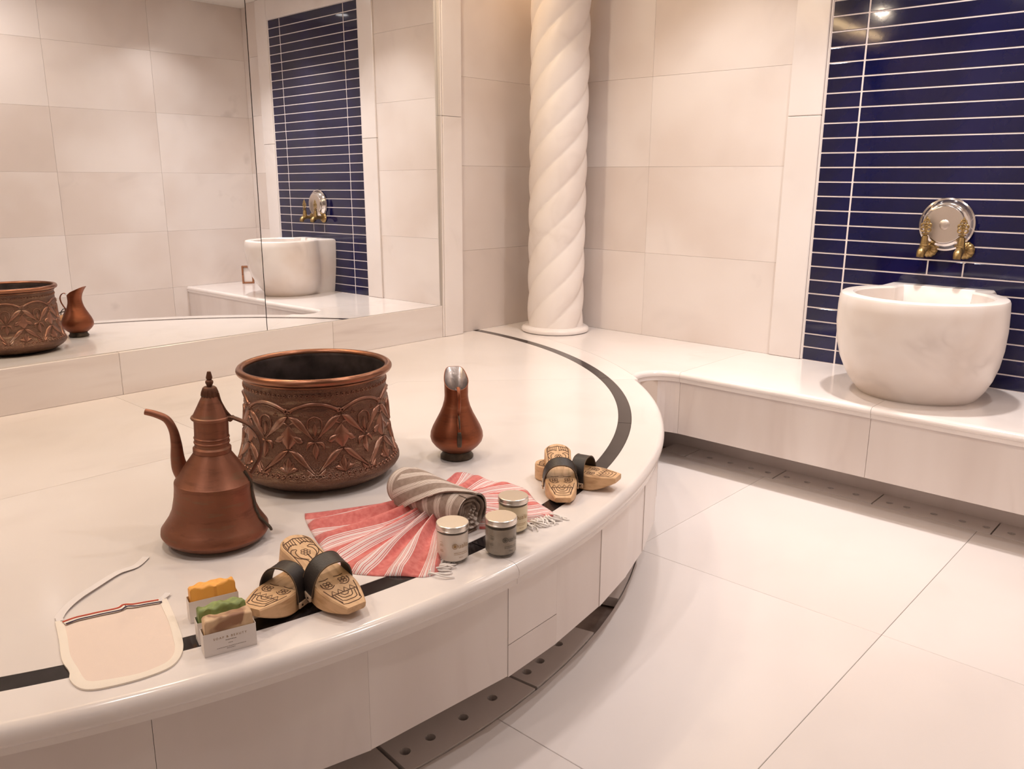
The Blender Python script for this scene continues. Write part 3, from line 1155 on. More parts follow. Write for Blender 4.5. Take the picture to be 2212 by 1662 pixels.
RL, FL = [], []
for k in range(9):
    c = 40.0 * k
    # upper swag with curled ends
    RL.append(ridge([(c + 18.3 * t, .283 + .024 * (1 - t * t)) for t in [(-1 + i / 8) for i in range(17)]], .0115, .006))
    RL.append(ridge([(c + 17.2 * t, .273 + .0225 * (1 - t * t)) for t in [(-1 + i / 8) for i in range(17)]], .0022, .002))
    RL.append(ringlet(c + 18.6, .283, .006, .007, .0065))
    RL.append(ringlet(c - 18.6, .2815, .005, .005, .005))
    # leaf arches, two tiers
    for s in (-1, 1):
        RL.append(ridge(leafpath((c + s * 1.2, .192), (c + s * 19.6, .266), (-s * -2.0, .014)), lens(.026), .0055))
        RL.append(ridge(leafpath((c + s * 1.2, .085), (c + s * 19.6, .157), (-s * -2.2, .014)), lens(.024), .0055))
        RL.append(ridge(leafpath((c + s * 1.0, .200), (c + s * 19.8, .272), (-s * -1.6, .017)), .002, .0025))
        RL.append(ridge(leafpath((c + s * 1.0, .094), (c + s * 19.8, .163), (-s * -1.8, .017)), .002, .0025))
        for q in range(3):
            FL.append(ringlet(c + s * (9.5 + 1.3 * (q - 1)), .268 + .006 * (q == 1), .0028, .002, .002))
    # trefoil canopy over the upright bud between arch feet
    RL.append(ridge(leafpath((c - 5, .226), (c, .266), (-2.4, .008)), .0048, .004))
    RL.append(ridge(leafpath((c + 5, .226), (c, .266), (2.4, .008)), .0048, .004))
    FL.append(ridge(leafpath((c, .202), (c, .245), (0, 0)), lens(.017), .0045))
    # hanging leaf below the joint
    FL.append(ridge(leafpath((c, .184), (c, .128), (0, 0)), lens(.024), .006))
    for s in (-1, 1):
        FL.append(ridge(leafpath((c, .182), (c + s * 6.5, .158), (s * 1.5, .008)), lens(.013), .0045))
        FL.append(ridge(leafpath((c + s * 1, .080), (c + s * 6.5, .100), (s * .5, -.004)), lens(.014), .0045))
    # bell flower inside the upper arch
    d = c + 20
    FL.append(ridge(leafpath((d, .236), (d, .163), (0, 0)), lambda t: .006 + .052 * math.sin(PI * min(1, t * .95)) ** 1.2, .0055))
    for s in (-1, 1):
        FL.append(ridge(leafpath((d, .236), (d + s * 6, .243), (0, .004)), lens(.006), .003))
        FL.append(ridge(leafpath((d + s * 2, .208), (d + s * 11, .186), (s * 1.2, -.008)), lens(.022), .005))
        FL.append(ridge(leafpath((d, .086), (d + s * 7, .100), (s * .5, .004)), lens(.016), .005))
        FL.append(ridge(leafpath((d, .086), (d + s * 3.5, .118), (s * 1.0, .0)), lens(.012), .004))
    # upright leaf in the lower arch
    FL.append(ridge(leafpath((d, .084), (d, .136), (0, 0)), lens(.022), .006))
    for q in range(9):
        th = c + 40 / 9 * q
        RL.append(ringlet(th, .332 + rnd.uniform(-.001, .001), .0042, .003, .003))
        RL.append(ringlet(th, .0765, .0045, .003, .0032))
tag(obj('raised_bands', *merge(RL), COP_REL, kz, smooth=True), kind='stuff')
tag(obj('raised_flowers', *merge(FL), COP_REL, kz, smooth=True), kind='stuff')

# ---------------------------------------------------------------- copper ewer with lid
ew = empty('copper_ewer', V(-3.522, -1.798, 0.0), (0, math.radians(2.0), 0))
ew.rotation_mode = 'XYZ'
ew.rotation_euler = (Matrix.Rotation(math.radians(-47.6), 4, 'Z') @ Matrix.Rotation(math.radians(2.2), 4, 'Y')).to_euler()
tag(ew, 'tall brown copper ewer with conical lid, long spout and strap handle', 'ewer')
EP = [(0, .003), (.06, .003), (.095, .0045), (.122, .010), (.138, .020), (.1445, .031), (.1435, .042), (.134, .056), (.1225, .074), (.1125, .098), (.1058, .135), (.1038, .162), (.1036, .1775),
      (.1028, .1800), (.1010, .1815), (.077, .220), (.055, .252), (.0485, .262)]
lathe('body', EP, COP_EWER, ew, 80, S, auto=30)
lathe('neck', [(.048, .259), (.0505, .263), (.0505, .274), (.0475, .277), (.0455, .279), (.0455, .287), (.0475, .289), (.0475, .292), (.0455, .294), (.0455, .300), (.0472, .302), (.0472, .3045), (.0452, .3065), (.0452, .356)],
      COP_EWER, ew, 64, S, auto=30)
lid = lathe('lid', [(.0, .350), (.045, .354), (.0515, .356), (.053, .359), (.0515, .3625), (.0475, .365), (.0425, .375), (.0195, .424), (.0, .426)], COP_EWER, ew, 64, S, auto=30)
cv, cf = [], []
for i, (r, z) in enumerate([(.0225, .418), (.0215, .430), (.0185, .442), (.0145, .4455), (.004, .447)]):
    for k in range(48):
        a = 2 * PI * k / 48
        rr = r * (1 + (.06 if i < 2 else 0) * math.cos(16 * a))
        cv.append(Vector((rr * math.cos(a), rr * math.sin(a), z + (.004 * math.cos(16 * a) if i == 0 else 0))) * S)
for i in range(4):
    for k in range(48):
        cf.append([i * 48 + k, i * 48 + (k + 1) % 48, (i + 1) * 48 + (k + 1) % 48, (i + 1) * 48 + k])
obj('fluted_cap', cv, cf, COP_EWER_HI, lid, smooth=True, auto=40)
lathe('finial', [(0, .444), (.0065, .445), (.0075, .449), (.011, .457), (.0105, .461), (.006, .465), (.0085, .468), (.0088, .471), (.005, .487), (0, .488)], COP_EWER_HI, lid, 10, S, auto=20)
U = lambda x, z, y=0.0: Vector((x, y, z)) * S
sp = spline([(-.060, .160, .026), (-.088, .200, .0225), (-.0965, .235, .0185), (-.0985, .280, .0145), (-.105, .318, .0118), (-.121, .347, .0105), (-.150, .3605, .0095), (-.178, .3665, .0088)], 6)
obj('spout', *tube_data([U(p[0], p[1]) for p in sp], [p[2] * S for p in sp], 16), COP_EWER, ew, smooth=True, auto=50)
hp = spline([(.045, .3595), (.060, .3600), (.080, .3535), (.104, .342), (.125, .319), (.1355, .288), (.1305, .252), (.117, .224), (.1065, .204)], 6)
obj('handle', *tube_data([U(*p) for p in hp], .0050 * S, 10, flat=1.8, up=(0, 1, 0)), COP_EWER_HI, ew, smooth=True, auto=50)
hg = [tube_data([U(.040, .3605), U(.058, .3605)], [.012 * S, .009 * S], 10, flat=.6),
      tube_data([U(.056, .358, -.012), U(.056, .358, .012)], .0065 * S, 10)]
lp = spline([(.020, .428), (.026, .405), (.038, .381), (.052, .364), (.062, .3585)], 4)
hg.append(tube_data([U(*p) for p in lp], .0055 * S, 8, flat=.5, up=(0, 1, 0)))
obj('hinge', *merge(hg), COP_EWER_HI, ew, smooth=True, auto=50)


def er(z):
    for (r0, z0), (r1, z1) in zip(EP[5:], EP[6:]):
        if z0 <= z <= z1:
            return r0 + (r1 - r0) * (z - z0) / (z1 - z0)
    return EP[-1][0]


sv, sf = [], []
m = 26
for i in range(m + 1):
    z = .208 - (.208 - .034) * i / m
    r = er(z) + .001
    wv = .0055 + .0015 * math.sin(i * 1.9)
    tip = .012 * max(0, (i - 20) / 6)
    for q, h in ((-1, -.002), (-.8, .003), (.8, .003), (1, -.002)):
        sv.append(U(r + h + tip, z, q * wv))
for i in range(m):
    for k in range(3):
        sf.append([i * 4 + k, i * 4 + k + 1, (i + 1) * 4 + k + 1, (i + 1) * 4 + k])
obj('seam_strip', sv, sf, DARKMET, ew, smooth=True, auto=50)

# ---------------------------------------------------------------- copper jug
hd = Vector((-2.02, -2.11, 0)).normalized() + Vector((.675, -.738, 0)) * .10
jang = math.atan2(hd.y, hd.x)
jg = empty('copper_jug', V(-2.557, -1.778, 0), (0, 0, jang))      # local +x points along the handle
tag(jg, 'small bulbous copper jug with pouring lip and thin scroll handle', 'jug')
JP = [(.050, .028), (.062, .034), (.080, .050), (.092, .066), (.0965, .082), (.0945, .100), (.086, .122), (.073, .147), (.060, .172), (.0505, .195), (.0445, .218), (.0425, .236), (.0430, .252)]
NJ = 64
vs, fs = [], []
for r, z in JP:
    for k in range(NJ):
        a = 2 * PI * k / NJ
        vs.append(Vector((r * math.cos(a), r * math.sin(a), z)) * S)
rows = len(JP)
# collar rising to the lip away from the handle


def lip(a, t):
    """rim collar: t 0..1 from neck to rim edge; the lip is drawn out at a = pi"""
    f = (1 - math.cos(a)) / 2                     # 0 at handle, 1 at lip
    top = .262 + .062 * f ** 1.15
    z = .252 + (top - .252) * t
    ca, sa = math.cos(a), math.sin(a)
    out = .034 * max(0, -ca) ** 1.2 * t ** 1.6
    e = 1 - .55 * t * max(0, -ca)
    x = .0430 * ca - out
    y = .0430 * math.copysign(abs(sa) ** e, sa) if abs(sa) > 1e-9 else 0.0
    return Vector((x, y, z)) * S


for t in (.34, .67, 1.0):
    for k in range(NJ):
        vs.append(lip(2 * PI * k / NJ, t))
for i in range(rows + 2):
    for k in range(NJ):
        fs.append([i * NJ + k, i * NJ + (k + 1) % NJ, (i + 1) * NJ + (k + 1) % NJ, (i + 1) * NJ + k])
jb = obj('jug_body', vs, fs, COP_JUG, jg, smooth=True)
# tinned inside
vi, fi = [], []
for t in (1.0, .67, .34, 0.0):
    for k in range(NJ):
        p = lip(2 * PI * k / NJ, t)
        q = Vector((p.x, p.y, 0))
        c0 = Vector((-.012 * S * t, 0, 0))
        sh = (q - c0).normalized() * .0016
        vi.append(p - sh + Vector((0, 0, .0002 if t == 1 else 0)))
for r, z in ((.0405, .236), (.0425, .218), (.0485, .195), (.0, .18)):
    for k in range(NJ):
        a = 2 * PI * k / NJ
        vi.append(Vector((r * math.cos(a), r * math.sin(a), z)) * S)
for i in range(7):
    for k in range(NJ):
        fi.append([i * NJ + k, i * NJ + (k + 1) % NJ, (i + 1) * NJ + (k + 1) % NJ, (i + 1) * NJ + k])
obj('tinned_lining', vi, fi, TIN, jg, smooth=True)
rim = [lip(2 * PI * k / NJ, 1.0) for k in range(NJ + 1)]
obj('rim_wire', *tube_data(rim, .0011, 6), COP_JUG, jg, smooth=True)
lathe('foot', [(0, .001), (.056, .001), (.0605, .004), (.0605, .010), (.054, .018), (.0525, .024), (.055, .029), (.050, .031), (0, .031)], DARKMET, jg, 48, S)
hp = spline([(.040, .258), (.050, .268), (.066, .280), (.086, .272), (.098, .250), (.095, .222), (.082, .196), (.071, .178), (.076, .160), (.087, .140), (.0905, .118)], 6)
n = len(hp)
obj('handle', *tube_data([U(*p) for p in hp], [.0028 * S for i in range(n)], 8, flat=2.4, up=(0, 1, 0)), COP_JUG, jg, smooth=True)
tl = spline([(.073, .178), (.088, .176), (.102, .160), (.108, .138)], 5)
obj('handle_curl', *tube_data([U(*p) for p in tl], .0028 * S, 7), DARKMET, jg, smooth=True)
obj('handle_tab', *tube_data([U(.036, .262), U(.046, .266), U(.058, .276)], [.003 * S, .004 * S, .003 * S], 10, flat=2.6, up=(0, 1, 0)), TIN, jg, smooth=True)
lt = spline([(.0925, .122), (.0975, .100), (.0975, .082), (.0955, .068)], 4)
obj('lower_tab', *tube_data([U(*p) for p in lt], [.0022 * S + .0008 * S * math.sin(PI * i / 12) for i in range(13)], 8, flat=3.0, up=(0, 1, 0)), DARKMET, jg, smooth=True)

# ---------------------------------------------------------------- wooden clogs
CL, CH = .24, .042


def cw(x):
    """half width of the sole"""
    if x < .034:
        return .037 * math.sqrt(max(0.0, 1 - ((.034 - x) / .034) ** 2)) * .97 + .0005
    if x < .10:
        return .036 - .002 * math.sin(PI * (x - .034) / .066)
    if x < .175:
        t = (x - .10) / .075
        return .036 + .0045 * math.sin(PI / 2 * t)
    t = (x - .175) / (CL - .175)
    return .0405 - .020 * t ** 1.5


def cbot(x):
    if x < .006:
        return .003 * (1 - x / .006)
    if x < .070:
        return 0.0
    if x < .085:
        return .017 * (x - .070) / .015
    if x < .115:
        return .017
    if x < .135:
        return .017 * (1 - (x - .115) / .020)
    if x < .165:
        return 0.0
    t = (x - .165) / (CL - .165)
    return .027 * t ** 1.6


xs = [0, .0015, .004, .008, .013, .019, .026, .034, .045, .058, .070, .078, .085, .100, .115, .125, .135, .15, .165, .175, .185, .197, .208, .219, .229, .236, CL]
vs, fs = [], []
for x in xs:
    w, b = max(cw(x), .001), cbot(x)
    c = min(.0035, w * .4)
    sect = [(-w, b + c), (-w + c, b), (w - c, b), (w, b + c), (w, CH - c * .7), (w - c * .7, CH), (-w + c * .7, CH), (-w, CH - c * .7)]
    vs += [Vector((x, y, z)) for y, z in sect]
for i in range(len(xs) - 1):
    for k in range(8):
        fs.append([i * 8 + k, i * 8 + (k + 1) % 8, (i + 1) * 8 + (k + 1) % 8, (i + 1) * 8 + k])
fs.append(list(range(8)))
fs.append([(len(xs) - 1) * 8 + k for k in range(8)])
clog = empty('wooden_clog')
sole = obj('sole', vs, fs, WOOD, clog, smooth=True, auto=32)
# burnt drawing on the top
EN = []
def line(pts, w=.0011, sm=0):
    if sm:
        pts = spline(pts, sm)
    EN.append(tube_data([Vector((x, y, CH + .0001)) for x, y in pts], w, 5, flat=.5, up=(0, 0, 1)))
def circ(x, y, r, w=.0009):
    line([(x + r * math.cos(2 * PI * k / 10), y + r * math.sin(2 * PI * k / 10)) for k in range(11)], w)
def flower(x, y, n, r, d, core):
    for k in range(n):
        a = 2 * PI * k / n + PI / n
        circ(x + d * math.cos(a), y + d * math.sin(a), r)
    if core:
        circ(x, y, r)
for s in (-1, 1):
    # outline near the edge
    line([(x, s * (cw(x) - .006)) for x in (.012, .018, .026, .036, .05, .065, .085, .10)], .0010, 2)
    # heel scallops
    line([(.033, s * .003), (.029, s * .010), (.030, s * .017), (.036, s * .024), (.041, s * .0285)], .0013, 3)
    for q in range(5):
        yy = .003 + q * .0057
        line([(.012 + .0022 * q, s * yy), (.030 + .0016 * q, s * (yy + .0015))], .0009)
    # scrolls round the flower
    line([(.045, s * .012), (.043, s * .020), (.048, s * .026), (.058, s * .028), (.070, s * .024), (.080, s * .013), (.090, s * .009), (.10, s * .016)], .0011, 3)
    line([(.047, s * .012), (.052, s * .018), (.060, s * .020), (.072, s * .018), (.084, s * .006)], .0010, 3)
    line([(.094, s * .004), (.100, s * .012), (.108, s * .018)], .0010, 3)
    # toe eyes
    flower(.166, s * .0165, 4, .0036, .0052, False)
    line([(.160, s * .0285), (.170, s * .0285), (.177, s * .022), (.178, s * .014), (.173, s * .006)], .0011, 3)
    line([(.150, s * .006), (.152, s * .016), (.150, s * .026)], .0009, 3)
    line([(.178, s * .033), (.20, s * .0275), (.222, s * .0185)], .0010, 3)
line([(.012, -.003), (.0105, 0), (.012, .003)], .0010, 2)
line([(.012, y) if abs(y) < .004 else (.012 + (abs(y) - .004) * .38, y) for y in [-.027 + .003 * k for k in range(19)]], .0011)
flower(.060, 0, 6, .0034, .0066, True)
line([(.069, 0), (.080, 0), (.098, 0)], .0014)
for k in range(4):
    y0 = -.026 + .013 * k
    line([(.197, y0 + .0005), (.186, y0 + .0065), (.197, y0 + .0125), (.197, y0 + .0005)], .0011)
line([(.197, -.027), (.197, .027)], .0011)
for i, (hy, x1) in enumerate(((.008, .205), (.015, .212), (.021, .220), (.026, .229))):
    line([(.199, -hy), (x1 - .003, -hy * .75), (x1, -hy * .45), (x1, hy * .45), (x1 - .003, hy * .75), (.199, hy)], .0010)
tag(obj('burnt_drawing', *merge(EN), BURN, clog), 'dark burnt-in line drawing', kind='stuff')
# leather strap
XS, SWd = .143, .0180
vs, fs = [], []
ms = 26
for i in range(ms + 1):
    a = PI * i / ms
    y = .0425 * math.cos(a)
    y = math.copysign(min(.0425, abs(y) ** .8 * .0425 ** .2), y)
    z = .017 + .061 * max(0.0, math.sin(a)) ** .85
    dy, dz = math.cos(a), math.sin(a)
    for q, t in ((-1, 0), (1, 0), (1, .0026), (-1, .0026)):
        vs.append(Vector((XS + q * SWd - .006 * (math.sin(a)), y + dy * t, z + dz * t)))
for i in range(ms):
    for k in range(4):
        fs.append([i * 4 + k, i * 4 + (k + 1) % 4, (i + 1) * 4 + (k + 1) % 4, (i + 1) * 4 + k])
fs += [[0, 1, 2, 3], [ms * 4 + k for k in range(4)]]
strap = obj('strap', vs, fs, LEATHER, clog, smooth=True, auto=40)
strap['label'] = 'arched black leather strap'
for q in (-1, 1):
    pth = []
    for i in range(ms + 1):
        v = vs[i * 4 + (3 if q < 0 else 2)]
        pth.append(v + Vector((0, 0, 0)))
    obj('strap_edge', *tube_data(pth, .0008, 5), STITCH, strap, smooth=True)
for s in (-1, 1):
    p = box('strap_plate', XS - .017, XS + .017, s * .0438, s * .0475, .008, .020, HIDE, clog, bev=.0008)
    for q in (-1, 1):
        obj('nail', *tube_data([Vector((XS + q * .009, s * .047, .014)), Vector((XS + q * .009, s * .0485, .014))], .0022, 8), DARKMET, p)


def copy_tree(o, parent=None):
    c = o.copy()
    COL.objects.link(c)
    c.parent = parent
    for ch in o.children:
        copy_tree(ch, c)
    return c


def place(o, x, y, z, yaw, pitch, roll, label):
    o.location = (x, y, ZP + z)
    o.rotation_euler = (Matrix.Rotation(math.radians(yaw), 4, 'Z') @ Matrix.Rotation(math.radians(pitch), 4, 'Y') @ Matrix.Rotation(math.radians(roll), 4, 'X')).to_euler()
    tag(o, label, 'clog', 'carved wooden bath clogs')


c2, c3, c4 = copy_tree(clog), copy_tree(clog), copy_tree(clog)
place(clog, -1.951, -1.722, .0485, -136.3, 16.2, 0, 'carved wooden clog facing the viewer, heel propped on another clog by the rim')
place(c2, -2.005, -1.696, .0005, -75.8, 0, 0, 'carved wooden clog lying crosswise beneath another, near the platform rim right of the jars')
place(c3, -2.806, -1.717, .052, -92.9, 15.2, 0, 'carved wooden clog propped over another, between the soaps and the red towel')
place(c4, -2.746, -1.763, .0005, -159.3, 0, 0, 'carved wooden clog lying under another clog, toe towards the soap bars')

# ---------------------------------------------------------------- cream jars


def text_mesh(body, size, spacing=1.0):
    cu = bpy.data.curves.new('txt', 'FONT')
    cu.body = body
    cu.size = size
    cu.space_character = spacing
    cu.align_x = 'LEFT'
    cu.fill_mode = 'FRONT'
    o = bpy.data.objects.new('txt', cu)
    COL.objects.link(o)
    bpy.context.view_layer.update()
    dg = bpy.context.evaluated_depsgraph_get()
    me = bpy.data.meshes.new_from_object(o.evaluated_get(dg))
    vs = [v.co.copy() for v in me.vertices]
    fs = [list(p.vertices) for p in me.polygons]
    bpy.data.objects.remove(o)
    bpy.data.meshes.remove(me)
    return vs, fs


def bend(vf, a0, z0, r):
    """wrap flat text round a jar of radius r; text x runs along the wall from angle a0"""
    vs, fs = vf
    return [Vector((r * math.cos(a0 + v.x / r), r * math.sin(a0 + v.x / r), z0 + v.y)) for v in vs], fs


def cylstrip(a0, a1, z0, z1, r, n=10):
    vs, fs = [], []
    for k in range(n + 1):
        a = a0 + (a1 - a0) * k / n
        vs += [Vector((r * math.cos(a), r * math.sin(a), z0)), Vector((r * math.cos(a), r * math.sin(a), z1))]
    for k in range(n):
        fs.append([2 * k, 2 * k + 1, 2 * k + 3, 2 * k + 2])
    return vs, fs


RJ, HJ = .0352, .086
VIEW = math.atan2(-3.8932 + 2.4, -4.5789 + 3.05)


def make_jar(loc, label, content, ink, turn, level, brand):
    j = empty('cream_jar', loc)
    tag(j, label, 'jar', 'cosmetic jars with metal lids')
    lathe('glass', [(0, .0008), (.030, .0008), (.0335, .002), (RJ, .006), (RJ, .0675), (.0345, .0705), (.033, .072), (.033, .077), (.0318, .077), (.0318, .072), (RJ - .0012, .0675), (RJ - .0012, .008), (.030, .0055), (0, .0055)],
          GLASS, j, 56)
    lathe('contents', [(0, .006), (.0295, .006), (RJ - .0018, .0095), (RJ - .0018, level), (0, level + .001)], content, j, 56)
    lathe('metal_lid', [(0, HJ), (.0335, HJ), (.0348, HJ - .001), (.0352, HJ - .003), (.0352, .0765), (.0358, .0757), (.0358, .0732), (.0350, .0726), (.034, .0726), (.034, .082), (0, .082)], LID, j, 64, auto=30)
    rr = RJ + .0003
    a0 = VIEW + turn
    P = [bend(text_mesh('ualia', .0150, 1.02), a0 + .0125 / rr, .0385, rr)]
    def ringm(r, w):
        v, f = [], []
        for k in range(29):
            a = 2 * PI * k / 28
            for q in (r, r - w):
                v.append(Vector((.0058 + q * math.cos(a), .0058 + q * math.sin(a), 0)))
        for k in range(28):
            f.append([2 * k, 2 * k + 1, 2 * k + 3, 2 * k + 2])
        return v, f
    P.append(bend(ringm(.0062, .0013), a0, .0375, rr))
    P.append(bend(ringm(.0033, .0033), a0, .0375, rr))
    v, f = ringm(.0015, .0004)
    obj('lettering', *merge(P), ink, j)['label'] = 'printed name Qualia'
    Q = []
    for i, (s, l, z) in enumerate(((.004, .030, .0275), (.004, .030, .0240), (.015, .010, .0165))):
        x = s
        while x < s + l:
            w = rnd.uniform(.0012, .0034)
            Q.append(cylstrip(a0 + x / rr, a0 + (x + w) / rr, z, z + .0011, rr, 2))
            x += w + .0007
    for z in (.051, .046, .043, .033, .030):
        x = -.030 + rnd.uniform(0, .002)
        for _ in range(4):
            w = rnd.uniform(.001, .0022)
            Q.append(cylstrip(a0 + x / rr, a0 + (x + w) / rr, z, z + .0012, rr, 2))
            x += w + .0006
    tag(obj('small_print', *merge(Q), ink if brand else GREY_INK, j), kind='stuff')
    return j


make_jar(V(-3.151, -2.379, 0), 'jar of white cream with metal lid on the dark inlay beside the towel fringe', CREAM_W, GOLD_INK, .02, .0675, True)
make_jar(V(-3.034, -2.447, 0), 'jar of grey clay with metal lid standing nearest the platform edge', CLAY, DARK_INK, .10, .0655, True)
make_jar(V(-2.899, -2.369, 0), 'jar of pale yellow cream with metal lid behind the grey jar', CREAM_Y, GOLD_INK, -.02, .0675, True)

# ---------------------------------------------------------------- soaps in paper sleeves


def make_soap(loc, mat, label, seed, top, h, print_=False):
    """local x along the face (0..w), y into depth, z up"""
    r = random.Random(seed)
    e = empty('soap_bar', loc, (0, 0, math.radians(-16.7)))
    tag(e, label, 'soap', 'handmade soap bars in paper sleeves')
    w, d, hs = .0885, .027, .0425
    nx, ny = 30, 10
    m_ = .004
    vs, fs = [], []
    ph = [r.uniform(0, 6.28) for _ in range(8)]

    def hz(u, v):
        return h + top * (.45 * math.sin(7 * u + ph[0]) * math.cos(3 * v + ph[1]) + .35 * math.sin(15 * u + 4 * v + ph[2]) + .25 * math.sin(26 * u - 7 * v + ph[3]) * math.sin(5 * v + ph[4]))
    for j in range(ny + 1):
        for i in range(nx + 1):
            u, v = i / nx, j / ny
            z = hz(u, v)
            edge = min(u, 1 - u) * w
            ev = min(v, 1 - v) * d
            z -= .003 * max(0, 1 - edge / .004) ** 2 + .003 * max(0, 1 - ev / .004) ** 2
            vs.append(Vector((m_ + u * (w - 2 * m_), .002 + v * (d - .004), z)))
    top_n = len(vs)
    for j in range(ny):
        for i in range(nx):
            a = j * (nx + 1) + i
            fs.append([a, a + 1, a + nx + 2, a + nx + 1])
    per = [i for i in range(nx + 1)] + [(j + 1) * (nx + 1) - 1 for j in range(1, ny + 1)] + [ny * (nx + 1) + i for i in range(nx - 1, -1, -1)] + [j * (nx + 1) for j in range(ny - 1, 0, -1)]
    for i in per:
        vs.append(Vector((vs[i].x, vs[i].y, .003)))
    k = len(per)
    for q in range(k):
        fs.append([per[q], per[(q + 1) % k], top_n + (q + 1) % k, top_n + q])
    fs.append([top_n + q for q in range(k)])
    obj('soap', vs, fs, mat, e, smooth=True, auto=50)
    t = .0006
    out = [(0, 0), (w, 0), (w, d), (0, d)]
    inn = [(t, t), (w - t, t), (w - t, d - t), (t, d - t)]
    sl = obj('paper_sleeve', *prism_data([out, inn[::-1]], .0004, hs), PAPER, e)
    if print_:
        def flat(vf, x, z):
            return [Vector((x + v.x, -.0003, z + v.y)) for v in vf[0]], vf[1]
        tm = text_mesh('SOAP & BEAUTY', .0056, 1.45)
        wid = max(v.x for v in tm[0])
        obj('lettering', *flat(tm, w / 2 - wid / 2, .0285), GOLD_INK, sl)['label'] = 'printed words SOAP & BEAUTY'
        Q = []
        for z, l, hh in ((.0235, .016, .0014), (.0175, .007, .0010), (.0110, .046, .0009), (.0078, .014, .0011)):
            x = w / 2 - l / 2
            while x < w / 2 + l / 2:
                ww = r.uniform(.0009, .0028)
                Q.append(([Vector((x, -.0003, z)), Vector((x + ww, -.0003, z)), Vector((x + ww, -.0003, z + hh)), Vector((x, -.0003, z + hh))], [[0, 1, 2, 3]]))
                x += ww + .0007
        tag(obj('small_print', *merge(Q), GREY_INK, sl), kind='stuff')
    return e


make_soap(V(-3.845, -2.343, 0), SOAP_B, 'beige and brown soap bar in printed paper sleeve, front of three', 3, .0022, .066, True)
make_soap(V(-3.829, -2.288, 0), SOAP_G, 'green soap bar in paper sleeve between the orange and beige bars', 5, .0060, .064)
make_soap(V(-3.797, -2.187, 0), SOAP_O, 'orange soap bar in paper sleeve, hindmost of three', 8, .0040, .066)

# ---------------------------------------------------------------- washing mitt
mt = empty('bath_mitt', V(-3.93, -2.14, 0))
tag(mt, 'flat cream cloth bath mitt with red and navy stripes and ribbon loop', 'mitt')


def G(x, y, z=0.0):
    return Vector(((x + 3.93) * S, (y + 2.14) * S, z))


outline = [(-4.007, -1.958), (-4.03, -2.045), (-4.056, -2.134), (-4.062, -2.19), (-4.072, -2.22), (-4.072, -2.258), (-4.061, -2.283), (-4.033, -2.302), (-3.977, -2.322), (-3.922, -2.328),
           (-3.889, -2.313), (-3.861, -2.279), (-3.840, -2.232), (-3.812, -2.145), (-3.789, -2.066), (-3.780, -2.029)]
op = spline(outline, 4)
hem_in = [(-3.994, -1.975), (-4.012, -2.045), (-4.037, -2.13), (-4.046, -2.196), (-4.051, -2.235), (-4.049, -2.255), (-4.030, -2.272), (-3.968, -2.303), (-3.915, -2.306),
          (-3.889, -2.29), (-3.871, -2.262), (-3.861, -2.237), (-3.842, -2.185), (-3.825, -2.131), (-3.806, -2.06), (-3.797, -2.036)]
ip = spline(hem_in, 4)


def fan_grid(pts, c, zf, n=6):
    vs, fs = [], []
    k = len(pts)
    for i in range(n + 1):
        t = i / n
        for p in pts:
            vs.append(G(c[0] + (p[0] - c[0]) * t, c[1] + (p[1] - c[1]) * t, zf(t)))
    for i in range(n):
        for q in range(k):
            a, b = i * k + q, i * k + (q + 1) % k
            fs.append([a, b, b + k, a + k])
    return vs, fs


cc = (-3.925, -2.15)
v1, f1 = fan_grid(ip, cc, lambda t: .0052 - .0022 * t)
obj('mitt_cloth', v1, f1, MITT, mt, smooth=True)
vs, fs = [], []
k = len(op)
for q in range(k):
    a, b = op[q], ip[q]
    m_ = ((a[0] + b[0]) / 2, (a[1] + b[1]) / 2)
    vs += [G(a[0], a[1], .0004), G(a[0], a[1], .0038), G(*m_, .0055), G(b[0], b[1], .0040), G(b[0], b[1], .0004)]
for q in range(k - 1):
    for i in range(5):
        fs.append([q * 5 + i, q * 5 + (i + 1) % 5, (q + 1) * 5 + (i + 1) % 5, (q + 1) * 5 + i])
fs += [list(range(5)), [(k - 1) * 5 + i for i in range(5)]]
obj('hem', vs, fs, HEM, mt, smooth=True, auto=50)


def ribbon(path, w, z, mat, name, parent, th=.0008, side=None):
    vs, fs = [], []
    m_ = len(path)
    for i, p in enumerate(path):
        a, b = path[max(0, i - 1)], path[min(m_ - 1, i + 1)]
        t = Vector((b[0] - a[0], b[1] - a[1], 0)).normalized()
        s = Vector((-t.y, t.x, 0))
        zz = z(i / (m_ - 1)) if callable(z) else z
        ww = w(i / (m_ - 1)) if callable(w) else w
        c0 = G(p[0], p[1], zz)
        for q, dz in ((-1, 0), (1, 0), (1, th), (-1, th)):
            vs.append(c0 + s * q * ww / 2 + Vector((0, 0, dz)))
    for i in range(m_ - 1):
        for kk in range(4):
            fs.append([i * 4 + kk, i * 4 + (kk + 1) % 4, (i + 1) * 4 + (kk + 1) % 4, (i + 1) * 4 + kk])
    fs += [[0, 1, 2, 3], [(m_ - 1) * 4 + kk for kk in range(4)]]
    return obj(name, vs, fs, mat, parent, smooth=True, auto=40)


st = [(-3.997, -1.985), (-3.970, -1.985), (-3.946, -1.992), (-3.92, -2.000), (-3.885, -2.012), (-3.868, -2.006), (-3.852, -2.020), (-3.83, -2.030), (-3.801, -2.044)]
